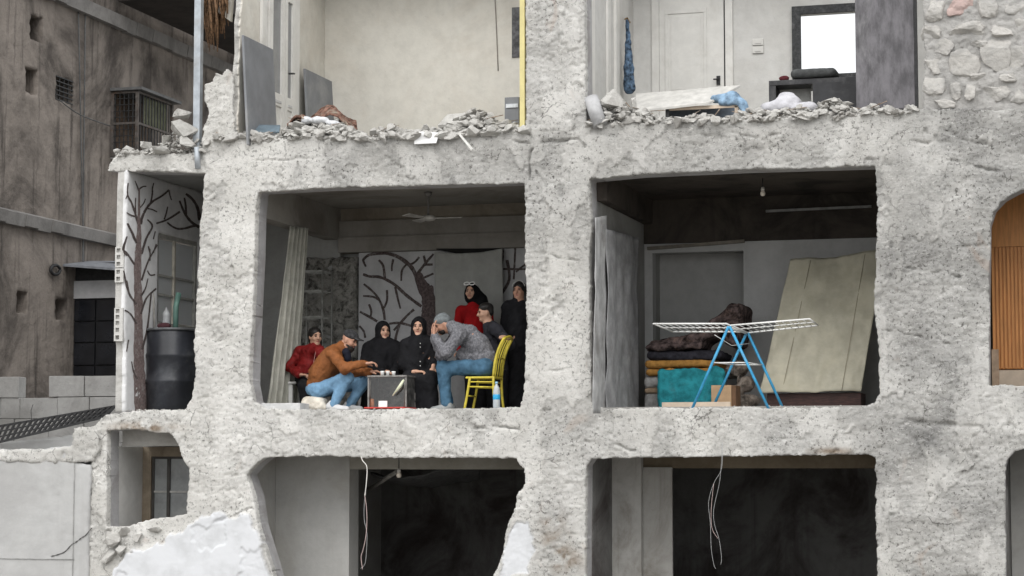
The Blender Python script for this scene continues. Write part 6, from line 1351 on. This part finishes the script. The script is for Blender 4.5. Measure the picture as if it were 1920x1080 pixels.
# man in grey on the yellow chair, hands to his face
M = frame(-RIGHT * .86 + CAMV * .28 - UPV * .42); y = .70; hc = P(829, 608, y); r_, f_, u_ = M
jk = G(.017, 13, 21, .05); jk.chain([P(912, 672, y), P(896, 648, y), P(877, 630, y), P(860, 622, y)], [.125, .135, .128, .105]).cap(P(862, 626, y - .17), P(858, 624, y + .18), .070).cap(P(850, 616, y), P(846, 612, y), .075)
jk.chain([P(862, 627, y - .2), P(836, 662, y - .26), P(815, 631, y - .16)], [.08, .066, .045]).chain([P(856, 626, y + .2), P(828, 668, y + .14), P(813, 634, y + .06)], [.076, .064, .045]).cap(P(905, 676, y), P(870, 668, y), .13, .1)
je = G(.013, 12, 22); je.ell(P(910, 688, y), (.14, .18, .10)).chain([P(910, 689, y - .12), P(832, 690, y - .16), P(836, 758, y - .18)], [.105, .082, .058]).chain([P(908, 689, y + .12), P(824, 691, y + .13), P(842, 760, y + .12)], [.1, .08, .058])
s1 = shoe(P(842, 764, y - .18), P(812, 768, y - .22)); s2 = shoe(P(848, 766, y + .12), P(820, 768, y + .1))
bn = G(.002, 30, 23, .02, .007); bn.ell(hc + u_ * .048 - f_ * .018, (.086, .102, .084), M).ell(hc + u_ * .025 - f_ * .05, (.082, .070, .07), M)
person('man in a heather grey jacket and knit beanie, bent forward with hands to his face', P(850, 770, y), hc, M, 1.02, [('jacket', C_HEATH, jk, True), ('jeans', C_JEAND, je, True), ('shoe', C_SHOE2, s1, True), ('shoe', C_SHOE2, s2, True), ('beanie', C_BEANIE, bn, False), ('beard', M_BEARD, G(.004, 40, 24, .02, .007).ell(hc + f_ * .035 - u_ * .075, (.062, .055, .045), M), False)],
       [(P(814, 630, y - .16), UPV * .95 + RIGHT * .02, RIGHT * 1.0, 1.05, .12, 1), (P(812, 633, y + .05), UPV * .95 - RIGHT * .08, RIGHT * 1.0, 1.05, .2, -1)], P(848, 618, y), M_SKIND, lips=False)
# standing girl in the red sweater
M = frame(CAMV * .9 - RIGHT * .32); y = 2.2; hc = P(884, 547, y); r_, f_, u_ = M
jk = G(.006, 11, 31); jk.chain([P(889, 590, y), P(890, 620, y), P(892, 660, y)], [.125, .13, .14]).cap(P(866, 583, y), P(913, 585, y), .07).chain([P(864, 585, y), P(855, 620, y - .05), P(862, 655, y - .1)], [.066, .055, .045]).chain([P(914, 588, y), P(922, 620, y - .03), P(918, 655, y - .1)], [.066, .055, .045]).cap(P(887, 568, y), P(888, 578, y), .062, .075)
tr = G(.004, 9, 32); tr.cap(P(884, 670, y), P(884, 775, y), .1, .07).cap(P(902, 670, y), P(902, 775, y), .1, .07)
hj = hijab(hc, M, .90, P(898, 572, y + .08), [(hc - f_ * .05, P(903, 560, y + .08), .08, .07)], 33)
t = person('standing girl in a bright red sweater and black headscarf, white sunglasses on her head', P(890, 768, y), hc, M, .97, [('sweater', C_SWEAT, jk, True), ('trousers', C_BLACKT, tr, True), ('headscarf', C_SCARF, hj, False)], [(P(862, 658, y - .1), -UPV, CAMV, .9, .3)], P(887, 575, y))
gm = MB()
for q in (-1, 1):
    c0 = hc + r_ * q * .036 + f_ * .088 + u_ * .098
    gm.tube([c0 + r_ * .036 * math.cos(a) * 1.0 + (u_ * .6 + -f_ * .5) * .032 * math.sin(a) for a in np.linspace(0, 2 * math.pi, 13)], .008, 5, False)
    gm.tube([c0 + r_ * q * .032, hc + r_ * q * .098 - f_ * .0 + u_ * .06], .005, 5)
gm.build('sunglasses', M_WHITEW, t)
# boy in profile
M = frame(-RIGHT * .93 + CAMV * .22 - UPV * .1); y = 1.4; hc = P(910, 586, y); r_, f_, u_ = M
jk = G(.017, 11, 41, .05); jk.chain([P(926, 628, y), P(930, 660, y), P(932, 695, y)], [.13, .14, .14]).cap(P(926, 617, y - .15), P(926, 615, y + .16), .075).chain([P(930, 618, y - .18), P(955, 646, y - .25), P(951, 636, y - .42)], [.074, .062, .044]).cap(P(918, 612, y), P(916, 610, y), .07).chain([P(924, 620, y + .18), P(915, 655, y + .1), P(905, 690, y)], [.07, .06, .05])
tr = G(.004, 9, 42); tr.cap(P(926, 700, y), P(924, 774, y), .1, .07).cap(P(940, 700, y), P(940, 774, y), .1, .07)
ha = G(.003, 45, 43, .02, .007); ha.ell(hc + u_ * .055 - f_ * .012, (.080, .094, .070), M).ell(hc + u_ * .01 - f_ * .055, (.074, .05, .07), M); ha.cut(hc + f_ * .095 - u_ * .02, (.09, .07, .085), M)
person('boy in a charcoal jacket seen in profile, hand on the yellow chair back', P(930, 770, y), hc, M, .97, [('jacket', C_DKJ, jk, True), ('trousers', C_BLACKT, tr, True), ('hair', M_HAIR, ha, False)], [(P(951, 637, y - .44), UPV * .3 - RIGHT * .4 + CAMV * .5, -UPV, .95, .7, 1)], P(918, 612, y))
# girl in black at the pillar
M = frame(CAMV * .85 - RIGHT * .42); y = 1.65; hc = P(974, 545, y); r_, f_, u_ = M
ct_ = G(.017, 10, 51, .05); ct_.chain([P(972, 585, y), P(970, 630, y), P(969, 690, y), P(967, 774, y)], [.13, .15, .17, .19]).cap(P(953, 574, y), P(994, 574, y), .072).chain([P(952, 577, y), P(946, 622, y), P(955, 664, y - .12)], [.07, .06, .05]).chain([P(995, 577, y), P(1000, 625, y), P(992, 668, y - .1)], [.07, .06, .05]).cap(P(973, 562, y), P(973, 568, y), .07)
ha = G(.003, 40, 52, .03, .008); ha.ell(hc + u_ * .026 - f_ * .016, (.084, .094, .096), M).cap(hc + r_ * .06 - f_ * .03, hc + r_ * .07 - u_ * .14 - f_ * .02, .035, .03).cap(hc - r_ * .06 - f_ * .03, hc - r_ * .07 - u_ * .14 - f_ * .02, .035, .03); ha.cut(hc + f_ * .10 - u_ * .025, (.058, .08, .078), M)
t = person('girl in a long black coat standing half behind the middle pillar', P(970, 769, y), hc, M, .97, [('coat', C_ROBE2, ct_, True), ('hair', M_HAIR, ha, False)], [(P(956, 666, y - .13), -UPV * .8 + RIGHT * .3, CAMV, .9, .4)], P(973, 570, y), M_SKIND)
MB().tube([hc + r_ * .088 * math.cos(a) + u_ * (.026 + .099 * math.sin(a)) + f_ * .03 for a in np.linspace(.25, math.pi - .25, 12)], .005, 5).build('hair_band', plain('pale_band', (.5, .48, .46), .5), t)
